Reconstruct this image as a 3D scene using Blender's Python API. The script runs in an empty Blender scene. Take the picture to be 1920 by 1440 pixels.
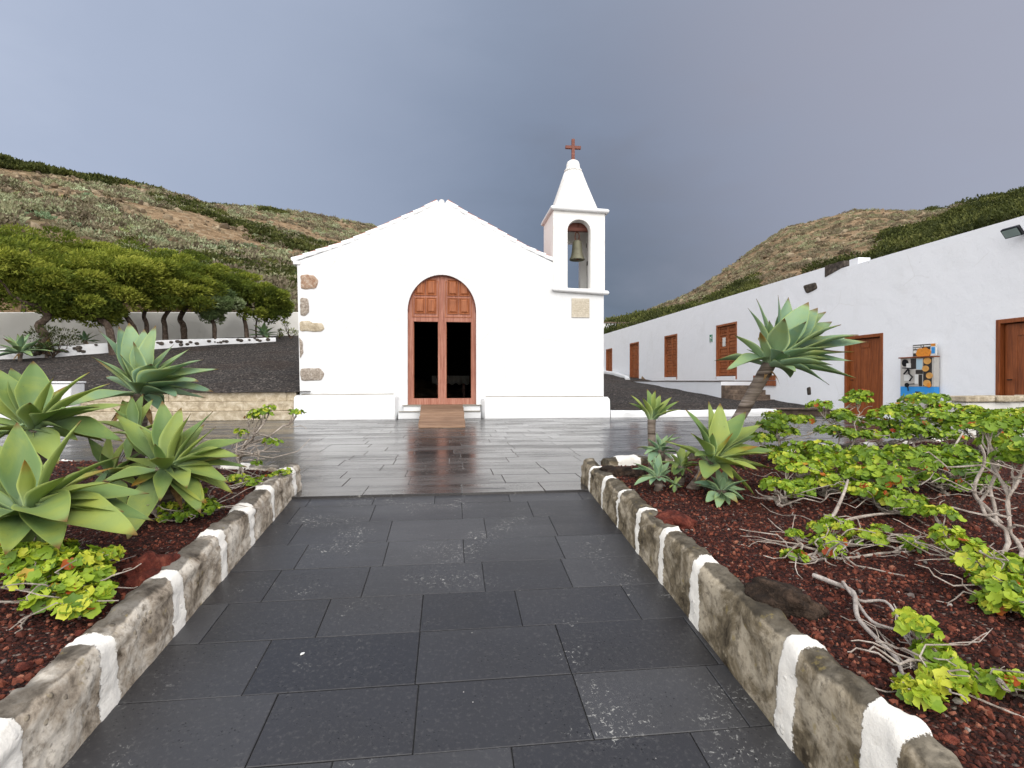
import bpy, math, random
import numpy as np
from mathutils import Vector, Matrix, Euler, Quaternion, noise
from mathutils.geometry import tessellate_polygon

R = math.radians
C = bpy.context.scene
col = C.collection

# ------------------------------------------------------------------ camera
F_PX = 985.0                       # focal length in pixels of the 1920 px wide photograph
CAM = Vector((0.0, 0.0, 1.0))      # z = 0 is the plaza, the ramp below the camera lies 0.6 m lower
cam_rot = Euler((R(90 - 0.35), 0.0, R(-6.66)))
cd = bpy.data.cameras.new('camera')
cam = bpy.data.objects.new('camera', cd)
col.objects.link(cam)
cam.location = CAM
cam.rotation_euler = cam_rot
cd.sensor_width = 36.0
cd.lens = F_PX / 1920 * 36.0
cd.clip_start = 0.05
cd.clip_end = 6000
C.camera = cam

# ------------------------------------------------------------------ sun, sky, exposure
SUN_EL, SUN_AZ = R(44), R(152)     # azimuth clockwise from +Y: behind the camera, a little to the right
sd = bpy.data.lights.new('sun', 'SUN')
sun = bpy.data.objects.new('sun', sd)
col.objects.link(sun)
sd.energy = 0.8
sd.angle = R(24)
sd.color = (1.0, 0.955, 0.90)
to_sun = Vector((math.sin(SUN_AZ) * math.cos(SUN_EL), math.cos(SUN_AZ) * math.cos(SUN_EL), math.sin(SUN_EL)))
sun.rotation_euler = to_sun.to_track_quat('Z', 'Y').to_euler()
C.view_settings.view_transform = 'Standard'
C.view_settings.look = 'None'
C.view_settings.gamma = 1.0
C.view_settings.exposure = 0.70


def lin(c):
    c = c.lstrip('#')
    o = []
    for i in (0, 2, 4):
        x = int(c[i:i + 2], 16) / 255
        o.append(x / 12.92 if x <= 0.04045 else ((x + 0.055) / 1.055) ** 2.4)
    return tuple(o) + (1.0,)


class NT:
    """small helper round a node tree"""
    def __init__(s, tree):
        s.t = tree; s.n = tree.nodes; s.l = tree.links
    def add(s, typ, **kw):
        n = s.n.new(typ)
        for k, v in kw.items():
            setattr(n, k, v)
        return n
    def put(s, sock, v):
        if isinstance(v, bpy.types.NodeSocket):
            s.l.new(v, sock)
        elif v is not None:
            if sock.type == 'RGBA' and isinstance(v, str):
                v = lin(v)
            elif sock.type == 'RGBA' and not hasattr(v, '__len__'):
                v = (v, v, v, 1)
            sock.default_value = v
    def coord(s, kind='Object'):
        return s.add('ShaderNodeTexCoord').outputs[kind]
    def pos(s):
        return s.add('ShaderNodeNewGeometry').outputs['Position']
    def island(s):
        return s.add('ShaderNodeNewGeometry').outputs['Random Per Island']
    def attr(s, name):
        a = s.add('ShaderNodeAttribute'); a.attribute_name = name
        return a.outputs['Fac']
    def mapping(s, vec, scale=(1, 1, 1), loc=(0, 0, 0), rot=(0, 0, 0)):
        m = s.add('ShaderNodeMapping')
        s.put(m.inputs['Vector'], vec); m.inputs['Scale'].default_value = scale
        m.inputs['Location'].default_value = loc; m.inputs['Rotation'].default_value = rot
        return m.outputs[0]
    def noise(s, vec, scale=5, detail=4, rough=0.55, dist=0.0, out='Fac'):
        n = s.add('ShaderNodeTexNoise')
        s.put(n.inputs['Vector'], vec); s.put(n.inputs['Scale'], scale); s.put(n.inputs['Detail'], detail)
        s.put(n.inputs['Roughness'], rough); s.put(n.inputs['Distortion'], dist)
        return n.outputs[out]
    def voro(s, vec, scale=5, feature='F1', out='Distance', rand=1.0):
        n = s.add('ShaderNodeTexVoronoi', feature=feature)
        s.put(n.inputs['Vector'], vec); s.put(n.inputs['Scale'], scale); s.put(n.inputs['Randomness'], rand)
        return n.outputs[out]
    def math(s, op, a, b=None, c=None, clamp=False):
        n = s.add('ShaderNodeMath', operation=op); n.use_clamp = clamp
        s.put(n.inputs[0], a)
        if b is not None: s.put(n.inputs[1], b)
        if c is not None: s.put(n.inputs[2], c)
        return n.outputs[0]
    def ramp(s, fac, stops, interp='LINEAR'):
        n = s.add('ShaderNodeValToRGB'); cr = n.color_ramp; cr.interpolation = interp
        s.put(n.inputs[0], fac)
        while len(cr.elements) < len(stops): cr.elements.new(0.5)
        for e, (p, c) in zip(cr.elements, stops):
            e.position = p
            e.color = lin(c) if isinstance(c, str) else ((c, c, c, 1) if not hasattr(c, '__len__') else c)
        return n.outputs[0]
    def step(s, v, a, b):
        n = s.add('ShaderNodeMapRange'); n.interpolation_type = 'SMOOTHSTEP'
        s.put(n.inputs['Value'], v); n.inputs['From Min'].default_value = a; n.inputs['From Max'].default_value = b
        return n.outputs[0]
    def mix(s, fac, a, b, blend='MIX'):
        n = s.add('ShaderNodeMix', data_type='RGBA', blend_type=blend)
        s.put(n.inputs[0], fac); s.put(n.inputs[6], a); s.put(n.inputs[7], b)
        return n.outputs[2]
    def bump(s, h, strength=0.4, dist=0.01, normal=None):
        n = s.add('ShaderNodeBump')
        s.put(n.inputs['Height'], h); s.put(n.inputs['Strength'], strength); s.put(n.inputs['Distance'], dist)
        if normal is not None: s.put(n.inputs['Normal'], normal)
        return n.outputs[0]


def build_world():
    w = bpy.data.worlds.new('World'); C.world = w; w.use_nodes = True
    t = NT(w.node_tree); t.n.clear()
    out = t.add('ShaderNodeOutputWorld')
    sky = t.add('ShaderNodeTexSky', sky_type='NISHITA')
    sky.sun_disc = False; sky.sun_elevation = SUN_EL; sky.sun_rotation = SUN_AZ
    b1 = t.add('ShaderNodeBackground'); t.put(b1.inputs[0], sky.outputs[0]); b1.inputs[1].default_value = 0.09
    d = t.coord('Generated')
    sep = t.add('ShaderNodeSeparateXYZ'); t.put(sep.inputs[0], d)
    def dot(v):
        n = t.add('ShaderNodeVectorMath', operation='DOT_PRODUCT'); t.put(n.inputs[0], d)
        n.inputs[1].default_value = Vector(v).normalized(); return n.outputs['Value']
    # a bank of rain cloud, darkest low over the far end of the valley, lighter overhead and behind the camera
    soft = t.noise(t.mapping(d, (1.3, 1.3, 2.2)), 1.6, 5, 0.5, 0.3)
    fine = t.noise(t.mapping(d, (1.0, 1.0, 2.6), rot=(0.3, 0.5, 0.2)), 4.5, 5, 0.55, 0.4)
    wob = t.math('ADD', t.math('MULTIPLY', t.math('SUBTRACT', soft, 0.5), 0.24), t.math('MULTIPLY', t.math('SUBTRACT', fine, 0.5), 0.11))
    a = t.math('ADD', dot((0.33, 0.94, 0.10)), wob)
    c = t.ramp(a, [(0.0, (1.0, 1.0, 1.03, 1)), (0.30, (0.60, 0.64, 0.73, 1)), (0.60, (0.27, 0.305, 0.39, 1)), (0.80, (0.185, 0.217, 0.285, 1)),
                   (0.93, (0.115, 0.144, 0.20, 1)), (0.975, (0.083, 0.107, 0.15, 1)), (1.0, (0.065, 0.087, 0.122, 1))])
    behind = t.math('MULTIPLY', t.step(dot((-0.50, -0.85, 0.15)), -0.05, 0.8), 0.95)
    c = t.mix(behind, c, (1.75, 1.72, 1.68, 1))
    left = t.step(t.math('ADD', dot((-0.80, 0.58, 0.18)), wob), 0.25, 1.05)
    c = t.mix(t.math('MULTIPLY', left, 0.7), c, (0.255, 0.295, 0.385, 1))
    right = t.step(t.math('ADD', dot((0.80, 0.45, 0.42)), wob), 0.62, 1.05)
    c = t.mix(t.math('MULTIPLY', right, 0.7), c, (0.265, 0.265, 0.315, 1))
    b2 = t.add('ShaderNodeBackground'); t.put(b2.inputs[0], c); b2.inputs[1].default_value = 1.0
    ms = t.add('ShaderNodeMixShader'); ms.inputs[0].default_value = 0.95
    t.l.new(b1.outputs[0], ms.inputs[1]); t.l.new(b2.outputs[0], ms.inputs[2])
    t.l.new(ms.outputs[0], out.inputs[0])


build_world()

# ------------------------------------------------------------------ pixel -> place helpers (used to measure the place)
RM = cam_rot.to_matrix()


def ray(px, py):
    return RM @ Vector(((px - 960) / F_PX, (720 - py) / F_PX, -1.0))
def at(px, py, d):
    return CAM + ray(px, py) * d
def onY(px, py, Y):
    r = ray(px, py); return CAM + r * ((Y - CAM.y) / r.y)
def onX(px, py, X):
    r = ray(px, py); return CAM + r * ((X - CAM.x) / r.x)
def onZ(px, py, Z):
    r = ray(px, py); return CAM + r * ((Z - CAM.z) / r.z)


EDGE_Y, SLOPE = 4.88, 0.126
def ramp_z(y):
    return SLOPE * (y - EDGE_Y) if y < EDGE_Y else 0.0
def nz(p, s=1.0):
    return noise.noise(Vector(p) * s)


# ------------------------------------------------------------------ mesh builder
class MB:
    def __init__(s):
        s.V = []; s.Fs = []; s.M = []; s.A = []; s.B = []; s.n = 0
    def add(s, v, faces, m=0, A=0.0, B=0.0):
        v = np.asarray(v, dtype=np.float64).reshape(-1, 3)
        s.V.append(v)
        s.A.append(np.broadcast_to(np.asarray(A, dtype=np.float64), (len(v),)).copy())
        s.B.append(np.broadcast_to(np.asarray(B, dtype=np.float64), (len(v),)).copy())
        if isinstance(faces, np.ndarray):
            faces = [faces]
        else:
            by = {}
            for f in faces: by.setdefault(len(f), []).append(f)
            faces = [np.array(x) for x in by.values()]
        for a in faces:
            if len(a): s.Fs.append(a + s.n); s.M.append(m)
        s.n += len(v)
        return s
    def box(s, x0, x1, y0, y1, z0, z1, m=0, A=0.0):
        v = [(x, y, z) for z in (z0, z1) for y in (y0, y1) for x in (x0, x1)]
        return s.add(v, [(0, 2, 3, 1), (4, 5, 7, 6), (0, 1, 5, 4), (2, 6, 7, 3), (0, 4, 6, 2), (1, 3, 7, 5)], m, A)
    def tube(s, pts, rad, n=8, m=0, A=0.0, cap=True):
        P = [Vector(p) for p in pts]; k = len(P)
        if not hasattr(rad, '__len__'): rad = [rad] * k
        T = [(P[min(i + 1, k - 1)] - P[max(i - 1, 0)]).normalized() for i in range(k)]
        u = T[0].orthogonal().normalized(); vs = []; Bv = []
        for i in range(k):
            u = (u - T[i] * u.dot(T[i])).normalized(); w = T[i].cross(u)
            for j in range(n):
                a = 2 * math.pi * j / n
                vs.append(P[i] + (u * math.cos(a) + w * math.sin(a)) * rad[i]); Bv.append(i / max(1, k - 1))
        f = [(i * n + j, i * n + (j + 1) % n, (i + 1) * n + (j + 1) % n, (i + 1) * n + j) for i in range(k - 1) for j in range(n)]
        if cap:
            f += [tuple(range(n))[::-1], tuple((k - 1) * n + j for j in range(n))]
        return s.add(vs, f, m, A, Bv)
    def rings(s, rings, m=0, cap=True, A=0.0):
        n = len(rings[0]); k = len(rings)
        vs = [p for r in rings for p in r]
        f = [(i * n + j, i * n + (j + 1) % n, (i + 1) * n + (j + 1) % n, (i + 1) * n + j) for i in range(k - 1) for j in range(n)]
        if cap: f += [tuple(range(n))[::-1], tuple((k - 1) * n + j for j in range(n))]
        return s.add(vs, f, m, A)
    def lathe(s, c, prof, n=24, m=0, cap=True):
        return s.rings([[(c[0] + r * math.cos(2 * math.pi * j / n), c[1] + r * math.sin(2 * math.pi * j / n), c[2] + z) for j in range(n)] for r, z in prof], m, cap)
    def plate(s, outer, holes, d0, d1, fmap, m=0):
        """extruded polygon with holes; fmap(u, v, d) -> point; d0 front, d1 back"""
        loops = [outer] + list(holes)
        tri = tessellate_polygon([[Vector((u, v, 0)) for u, v in L] for L in loops])
        flat = [p for L in loops for p in L]; n = len(flat)
        vs = [fmap(u, v, d0) for u, v in flat] + [fmap(u, v, d1) for u, v in flat]
        fs = []
        for a, b, c in tri:
            (ax, ay), (bx, by), (cx, cy) = flat[a], flat[b], flat[c]
            if (bx - ax) * (cy - ay) - (by - ay) * (cx - ax) < 0: b, c = c, b
            fs.append((a, b, c)); fs.append((a + n, c + n, b + n))
        o = 0
        for L in loops:
            k = len(L)
            area = sum(L[i][0] * L[(i + 1) % k][1] - L[(i + 1) % k][0] * L[i][1] for i in range(k))
            for i in range(k):
                i0, i1 = o + i, o + (i + 1) % k
                q = (i0, i0 + n, i1 + n, i1)
                outer_loop = (L is outer)
                if (area < 0) == outer_loop: q = q[::-1]
                fs.append(q)
            o += k
        return s.add(vs, fs, m)
    def build(s, name, mats, parent=None, origin=None, smooth=None, bev=0.0, fix=False):
        V = np.concatenate(s.V) if s.V else np.zeros((0, 3))
        o = np.array(root_of(parent) if parent is not None else (origin if origin is not None else (0, 0, 0)), dtype=np.float64)
        me = bpy.data.meshes.new(name)
        nf = sum(len(a) for a in s.Fs); sizes = np.concatenate([np.full(len(a), a.shape[1]) for a in s.Fs])
        loops = np.concatenate([a.reshape(-1) for a in s.Fs]).astype(np.int32)
        me.vertices.add(len(V)); me.vertices.foreach_set('co', (V - o).astype(np.float32).reshape(-1))
        me.loops.add(len(loops)); me.loops.foreach_set('vertex_index', loops)
        me.polygons.add(nf)
        st = np.concatenate([[0], np.cumsum(sizes)[:-1]]).astype(np.int32)
        me.polygons.foreach_set('loop_start', st)
        me.polygons.foreach_set('material_index', np.concatenate([np.full(len(a), m) for a, m in zip(s.Fs, s.M)]).astype(np.int32))
        if smooth is not None:
            me.polygons.foreach_set('use_smooth', np.ones(nf, dtype=bool))
        else:
            me.polygons.foreach_set('use_smooth', np.zeros(nf, dtype=bool))
        for nm, L in (('A', s.A), ('B', s.B)):
            at_ = me.attributes.new(nm, 'FLOAT', 'POINT'); at_.data.foreach_set('value', np.concatenate(L).astype(np.float32))
        me.update(calc_edges=True); me.validate()
        if smooth is not None and smooth < 179: me.set_sharp_from_angle(angle=R(smooth))
        for m in (mats if isinstance(mats, (list, tuple)) else [mats]): me.materials.append(m)
        ob = bpy.data.objects.new(name, me); col.objects.link(ob)
        if parent is not None: ob.parent = parent
        else: ob.location = o
        if bev:
            b = ob.modifiers.new('edge', 'BEVEL'); b.width = bev; b.segments = 2; b.limit_method = 'ANGLE'; b.angle_limit = R(40)
        return ob


def root_of(o):
    while o.parent is not None: o = o.parent
    return o.location


def tag(o, label=None, cat=None, group=None, kind=None):
    for k, v in (('label', label), ('category', cat), ('group', group), ('kind', kind)):
        if v: o[k] = v
    return o


def thing(name, loc, label, cat, group=None):
    o = bpy.data.objects.new(name, None); col.objects.link(o); o.location = loc; o.empty_display_size = 0.2
    return tag(o, label, cat, group)


def fY(u, v, d): return (u, d, v)            # polygon in the XZ plane, d is Y (front faces -Y when d0 < d1)
def fX(u, v, d): return (d, -u, v)           # polygon in the YZ plane seen from -X: u = -Y

# ------------------------------------------------------------------ materials
def mat(name, rough=0.7, spec=0.5):
    m = bpy.data.materials.new(name); m.use_nodes = True
    t = NT(m.node_tree); b = t.n['Principled BSDF']
    b.inputs['Roughness'].default_value = rough
    b.inputs['Specular IOR Level'].default_value = spec
    return m, t, b


def m_plaster(name, base, dirt, amount=0.35, seed=0.0, grime=0.0):
    m, t, b = mat(name, 0.9, 0.2)
    p = t.mapping(t.pos(), loc=(seed, seed * 1.7, seed * 0.6))
    big = t.noise(p, 0.7, 5, 0.6)
    streak = t.noise(t.mapping(p, (1.4, 1.4, 0.5)), 1.3, 5, 0.65)
    f = t.math('MULTIPLY', t.step(t.math('ADD', t.math('MULTIPLY', big, 0.5), t.math('MULTIPLY', streak, 0.5)), 0.5, 0.74), amount)
    c = t.mix(f, base, dirt)
    crack = t.voro(t.mix(0.12, p, t.noise(p, 2.0, 4, 0.6, out='Color')), 0.55, 'DISTANCE_TO_EDGE')
    cm = t.math('MULTIPLY', t.math('SUBTRACT', 1.0, t.step(crack, 0.0, 0.006)), t.step(t.noise(p, 0.9, 3), 0.52, 0.6))
    c = t.mix(t.math('MULTIPLY', cm, 0.35), c, dirt)
    spot = t.voro(p, 3.2)
    sm = t.math('MULTIPLY', t.math('SUBTRACT', 1.0, t.step(spot, 0.02, 0.045)), t.step(t.noise(p, 1.3, 2), 0.6, 0.68))
    c = t.mix(t.math('MULTIPLY', sm, 0.55), c, '#77726c')
    if grime:
        g = t.step(t.noise(t.mapping(p, (4, 4, 0.8)), 2.3, 6, 0.7), 0.42, 0.7)
        c = t.mix(t.math('MULTIPLY', g, grime), c, '#6f6f6b')
    t.put(b.inputs['Base Color'], c)
    h = t.math('ADD', t.math('MULTIPLY', t.noise(p, 2.2, 5, 0.55), 2.2), t.math('MULTIPLY', t.noise(p, 28, 5, 0.7), 0.5))
    t.put(b.inputs['Normal'], t.bump(h, 0.30, 0.035))
    return m


def m_wood(name, c0, c1, c2, axis='z', rough=0.5, scale=1.0):
    m, t, b = mat(name, rough, 0.35)
    p = t.coord()
    sc = {'z': (14, 14, 0.9), 'x': (0.9, 14, 14), 'y': (14, 0.9, 14)}[axis]
    g = t.noise(t.mapping(p, tuple(k * scale for k in sc)), 2.2, 6, 0.65, 0.6)
    big = t.noise(p, 1.1, 4, 0.6)
    c = t.ramp(g, [(0.28, c0), (0.5, c1), (0.74, c2)])
    c = t.mix(t.math('MULTIPLY', t.step(big, 0.42, 0.72), 0.45), c, c0)
    t.put(b.inputs['Base Color'], c)
    t.put(b.inputs['Normal'], t.bump(g, 0.25, 0.004))
    return m


def m_slab(name, base, light, wet, fleck, seed):
    m, t, b = mat(name, 0.3, 0.5)
    p = t.mapping(t.pos(), loc=(seed, seed, 0))
    isl = t.island()
    n1 = t.noise(p, 1.3, 5, 0.6)
    n2 = t.noise(p, 55, 3, 0.7)
    c = t.mix(t.math('MULTIPLY', isl, 0.9), base, light)
    c = t.mix(t.math('MULTIPLY', t.math('FRACT', t.math('MULTIPLY', isl, 7.31)), 0.45), c, '#353436')
    c = t.mix(t.math('MULTIPLY', t.step(n1, 0.35, 0.7), 0.35), c, '#2b2927')
    c = t.mix(t.math('MULTIPLY', t.step(n2, 0.5, 0.8), 0.3), c, '#6a6866')
    pore = t.voro(t.mix(0.02, p, t.noise(p, 30, 2, out='Color')), 48)
    pm = t.math('MULTIPLY', t.math('SUBTRACT', 1.0, t.step(pore, 0.10, 0.24)), t.step(t.noise(p, 5, 3), 0.42, 0.6))
    c = t.mix(t.math('MULTIPLY', pm, 0.85), c, '#070707')
    # pale lime flecks in patches
    fl = t.noise(t.mapping(p, (1, 1, 1)), 55, 5, 0.7, 0.9)
    patch = t.math('ADD', t.noise(p, 2.1, 4, 0.6), t.math('MULTIPLY', isl, 0.10))
    fm = t.math('MULTIPLY', t.step(fl, 0.58, 0.63), t.step(patch, 0.565, 0.69))
    bit = t.math('MULTIPLY', t.math('SUBTRACT', 1.0, t.step(t.voro(p, 9.0), 0.018, 0.03)), t.step(t.noise(p, 0.9, 2), 0.35, 0.6))
    c = t.mix(t.math('MULTIPLY', fm, fleck), c, '#b9b8b2')
    c = t.mix(t.math('MULTIPLY', bit, 0.9), c, '#c9c6be')
    t.put(b.inputs['Base Color'], c)
    dry = t.noise(t.mapping(p, (0.45, 1.6, 1)), 1.4, 5, 0.62)
    r = t.ramp(t.math('ADD', dry, t.math('MULTIPLY', t.math('SUBTRACT', isl, 0.5), 0.16)), [(0.34, wet[0]), (0.5, wet[1]), (0.66, wet[2])])
    r = t.math('ADD', r, t.math('MULTIPLY', fm, 0.3))
    t.put(b.inputs['Roughness'], r)
    h = t.math('SUBTRACT', t.math('ADD', t.math('MULTIPLY', t.noise(p, 14, 5, 0.6), 0.5), t.math('MULTIPLY', n2, 0.25)), t.math('MULTIPLY', pm, 0.5))
    t.put(b.inputs['Normal'], t.bump(h, 0.35, 0.0035))
    return m


def m_kerb(name, c0, c1, c2, top):
    m, t, b = mat(name, 0.85, 0.3)
    p = t.pos()
    n1 = t.noise(p, 5, 7, 0.68, 0.4); n2 = t.noise(p, 26, 5, 0.7)
    c = t.ramp(n1, [(0.34, c0), (0.47, c1), (0.60, c2)])
    c = t.mix(t.math('MULTIPLY', t.step(n2, 0.48, 0.68), 0.55), c, c0)
    peb = t.voro(p, 30, out='Color'); pd = t.voro(p, 30)
    sepc = t.add('ShaderNodeSeparateColor'); t.put(sepc.inputs[0], peb)
    pebm = t.math('MULTIPLY', t.math('GREATER_THAN', sepc.outputs[0], 0.62), t.math('SUBTRACT', 1.0, t.step(pd, 0.22, 0.4)))
    pebm = t.math('MULTIPLY', pebm, t.step(t.noise(p, 3.3, 3), 0.45, 0.6))
    c = t.mix(t.math('MULTIPLY', pebm, 0.7), c, t.ramp(sepc.outputs[1], [(0.0, '#5b5148'), (0.5, '#8f8470'), (1.0, '#a89c86')]))
    # black mould along the crest, yellow lichen in spots
    tm = t.step(t.math('ADD', t.attr('B'), t.math('MULTIPLY', t.math('SUBTRACT', t.noise(p, 6, 4), 0.5), 0.9)), 0.74, 1.02)
    c = t.mix(t.math('MULTIPLY', tm, 0.75), c, top)
    li = t.math('MULTIPLY', t.step(t.noise(p, 11, 4, 0.65), 0.62, 0.7), 0.5)
    c = t.mix(li, c, '#8a7a45')
    # limewash stripes
    s = t.math('ADD', t.attr('A'), t.math('MULTIPLY', t.math('SUBTRACT', t.noise(p, 30, 5, 0.75), 0.5), 0.06))
    pm = t.step(s, -0.002, 0.004)
    wh = t.mix(t.math('MULTIPLY', t.step(t.noise(p, 16, 5, 0.65), 0.52, 0.75), 0.35), '#e6e2da', '#b4aa9c')
    c = t.mix(pm, c, wh)
    t.put(b.inputs['Base Color'], c)
    h = t.math('ADD', t.math('ADD', n1, t.math('MULTIPLY', n2, 0.5)), t.math('ADD', t.math('MULTIPLY', pm, 0.35), t.math('MULTIPLY', pebm, 0.5)))
    t.put(b.inputs['Normal'], t.bump(h, 0.7, 0.014))
    return m


def m_stone(name, c0, c1, c2, scale=6, bump=0.6, rough=0.9):
    m, t, b = mat(name, rough, 0.25)
    p = t.pos()
    n1 = t.noise(p, scale, 7, 0.65, 0.5); n2 = t.noise(p, scale * 6, 4, 0.7)
    c = t.ramp(n1, [(0.3, c0), (0.5, c1), (0.68, c2)])
    c = t.mix(t.math('MULTIPLY', t.step(n2, 0.5, 0.7), 0.4), c, c0)
    t.put(b.inputs['Base Color'], c)
    t.put(b.inputs['Normal'], t.bump(t.math('ADD', n1, t.math('MULTIPLY', n2, 0.5)), bump, 0.03))
    return m


def m_attr(name, stops, rough=0.8, trans=0.0, tcol=None, noise_scale=0, var=0.25, spec=0.3, var_col='#1a1a10'):
    """colour picked by the per-vertex attribute A (one value for each leaf or stone), broken up by noise"""
    m, t, b = mat(name, rough, spec)
    c = t.ramp(t.attr('A'), stops)
    if noise_scale:
        c = t.mix(t.math('MULTIPLY', t.step(t.noise(t.pos(), noise_scale, 4, 0.6), 0.4, 0.75), var), c, var_col)
    t.put(b.inputs['Base Color'], c)
    if trans:
        tr = t.add('ShaderNodeBsdfTranslucent'); t.put(tr.inputs[0], t.mix(0.5, c, tcol) if tcol else c)
        ms = t.add('ShaderNodeMixShader'); ms.inputs[0].default_value = trans
        t.l.new(b.outputs[0], ms.inputs[1]); t.l.new(tr.outputs[0], ms.inputs[2])
        t.l.new(ms.outputs[0], t.n['Material Output'].inputs[0])
    return m


def m_plain(name, c, rough=0.6, metal=0.0, spec=0.5, nscale=8, namt=0.25, dark='#202020', bump=0.1):
    m, t, b = mat(name, rough, spec)
    n = t.noise(t.pos(), nscale, 5, 0.6)
    t.put(b.inputs['Base Color'], t.mix(t.math('MULTIPLY', t.step(n, 0.45, 0.75), namt), c, dark))
    b.inputs['Metallic'].default_value = metal
    t.put(b.inputs['Normal'], t.bump(n, bump, 0.01))
    return m


MAT = {}
MAT['church'] = m_plaster('white_limewash', '#dadbdc', '#bdbbb5', 0.35, 0.0)
MAT['tower_side'] = m_plaster('weathered_limewash', '#e4e3e0', '#b9b5ac', 0.5, 3.0)
MAT['spire'] = m_plaster('spire_limewash', '#e6e5e2', '#a9a49b', 0.55, 9.0, 0.22)
MAT['house'] = m_plaster('pale_limewash', '#e8eaee', '#cccbc8', 0.25, 5.0)
MAT['yard_wall'] = m_plaster('stained_limewash', '#d5d3cd', '#8f8c86', 0.65, 7.0)
MAT['red_wood'] = m_wood('varnished_red_wood', '#6a3a22', '#955735', '#b3734b', 'z', 0.5)
MAT['pale_red_wood'] = m_wood('sun_bleached_red_wood', '#7f4c3c', '#a06b59', '#b58876', 'z', 0.65)
MAT['brown_wood'] = m_wood('brown_wood', '#5a2d17', '#824623', '#a05c33', 'z', 0.4)
MAT['board'] = m_wood('weathered_boards', '#5f4636', '#8d7059', '#ad927c', 'x', 0.75)
_t = NT(MAT['board'].node_tree); _b = _t.n['Principled BSDF']; _l = _b.inputs['Base Color'].links[0].from_socket
_t.put(_b.inputs['Base Color'], _t.mix(_t.math('MULTIPLY', _t.island(), 0.6), _l, '#5a4334'))
MAT['beam'] = m_wood('red_beam', '#532b21', '#754336', '#8d5a4c', 'x', 0.6)
MAT['ramp_slab'] = m_slab('wet_basalt_slab', '#28282b', '#464648', (0.32, 0.42, 0.52), 0.55, 0.0)
MAT['plaza_slab'] = m_slab('wet_basalt_paver', '#312f2f', '#555352', (0.15, 0.22, 0.36), 0.40, 20.0)
MAT['joint'] = m_plain('joint_sand', '#0f0f0f', 0.9)
MAT['kerb_left'] = m_kerb('lichened_kerb_pale', '#4c4134', '#a49888', '#d0c8bb', '#2d2924')
MAT['kerb_right'] = m_kerb('lichened_kerb_dark', '#332b20', '#716653', '#aba08d', '#2b2720')
MAT['tan_stone'] = m_stone('tan_stone', '#8a7d68', '#b3a68f', '#cdc3b0', 7, 1.0)
MAT['orange_stone'] = m_stone('orange_stone', '#84644f', '#a58a75', '#c0b6a9', 14, 0.8)
MAT['grey_stone'] = m_stone('grey_stone', '#6b6055', '#9d9286', '#c2bbb1', 16, 0.8)
MAT['dark_stone'] = m_stone('dark_stone', '#2b2825', '#4c453f', '#6d6459', 9)
MAT['red_rock'] = m_stone('red_lava_rock', '#331610', '#5e2a20', '#8a4c3b', 16, 1.0)
MAT['black_rock'] = m_stone('black_lava_rock', '#15110f', '#32271f', '#57463a', 16, 1.0)
MAT['plaque'] = m_stone('plaque_stone', '#aba18f', '#c0b7a6', '#cec7b8', 14, 0.2)
MAT['engraving'] = m_plain('engraving', '#8f8068', 0.9)
MAT['tile'] = m_stone('roof_tile', '#7d5347', '#a27163', '#b9988c', 5, 0.3)
MAT['bell'] = m_plain('weathered_bronze', '#6c6a58', 0.6, 0.35, 0.5, 9, 0.5, '#403f33', 0.2)
MAT['iron'] = m_plain('rusty_iron', '#6b3a28', 0.7, 0.3, 0.5, 20, 0.5, '#2a1610')
MAT['dark_metal'] = m_plain('dark_metal', '#1b1d20', 0.4, 0.6)
MAT['shade_dark'] = m_plain('painted_shade', '#15120f', 0.9, 0, 0.2)  # shade put into the colour; the nave walls themselves are taken as white
MAT['cloth'] = m_plain('altar_cloth', '#a7a49c', 0.9)
MAT['step_stone'] = m_stone('step_stone', '#463c34', '#695a4e', '#857465', 5, 0.3, 0.7)
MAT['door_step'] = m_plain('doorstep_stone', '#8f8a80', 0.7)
MAT['sign_green'] = m_plain('sign_green', '#0f7a5b', 0.4, nscale=3, namt=0.05)
MAT['white'] = m_plain('white_enamel', '#d9d9d6', 0.4, nscale=4, namt=0.08)
MAT['cabinet'] = m_plain('cabinet_grey', '#b8b4ae', 0.35, nscale=6, namt=0.2, dark='#7d7770')
MAT['blue'] = m_plain('blue_panel', '#2f8fd6', 0.35, nscale=4, namt=0.1)
MAT['pale_blue'] = m_plain('pale_blue_panel', '#a9c4d2', 0.35, nscale=4, namt=0.1)
MAT['orange'] = m_plain('orange_print', '#d8892a', 0.4, nscale=18, namt=0.5, dark='#8a4a16')
MAT['dark_print'] = m_plain('dark_print', '#2b2624', 0.4)
MAT['coin'] = m_plain('copper_coin', '#d9a35a', 0.35, 0.2, nscale=14, namt=0.4, dark='#9a6428')
MAT['glass_grey'] = m_plain('lamp_glass', '#8fa09d', 0.15, nscale=3, namt=0.1)

# ------------------------------------------------------------------ ground and hills: one sheet to the horizon
def az_of(px):
    return math.atan((px - 960) / F_PX) + R(6.66)


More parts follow.
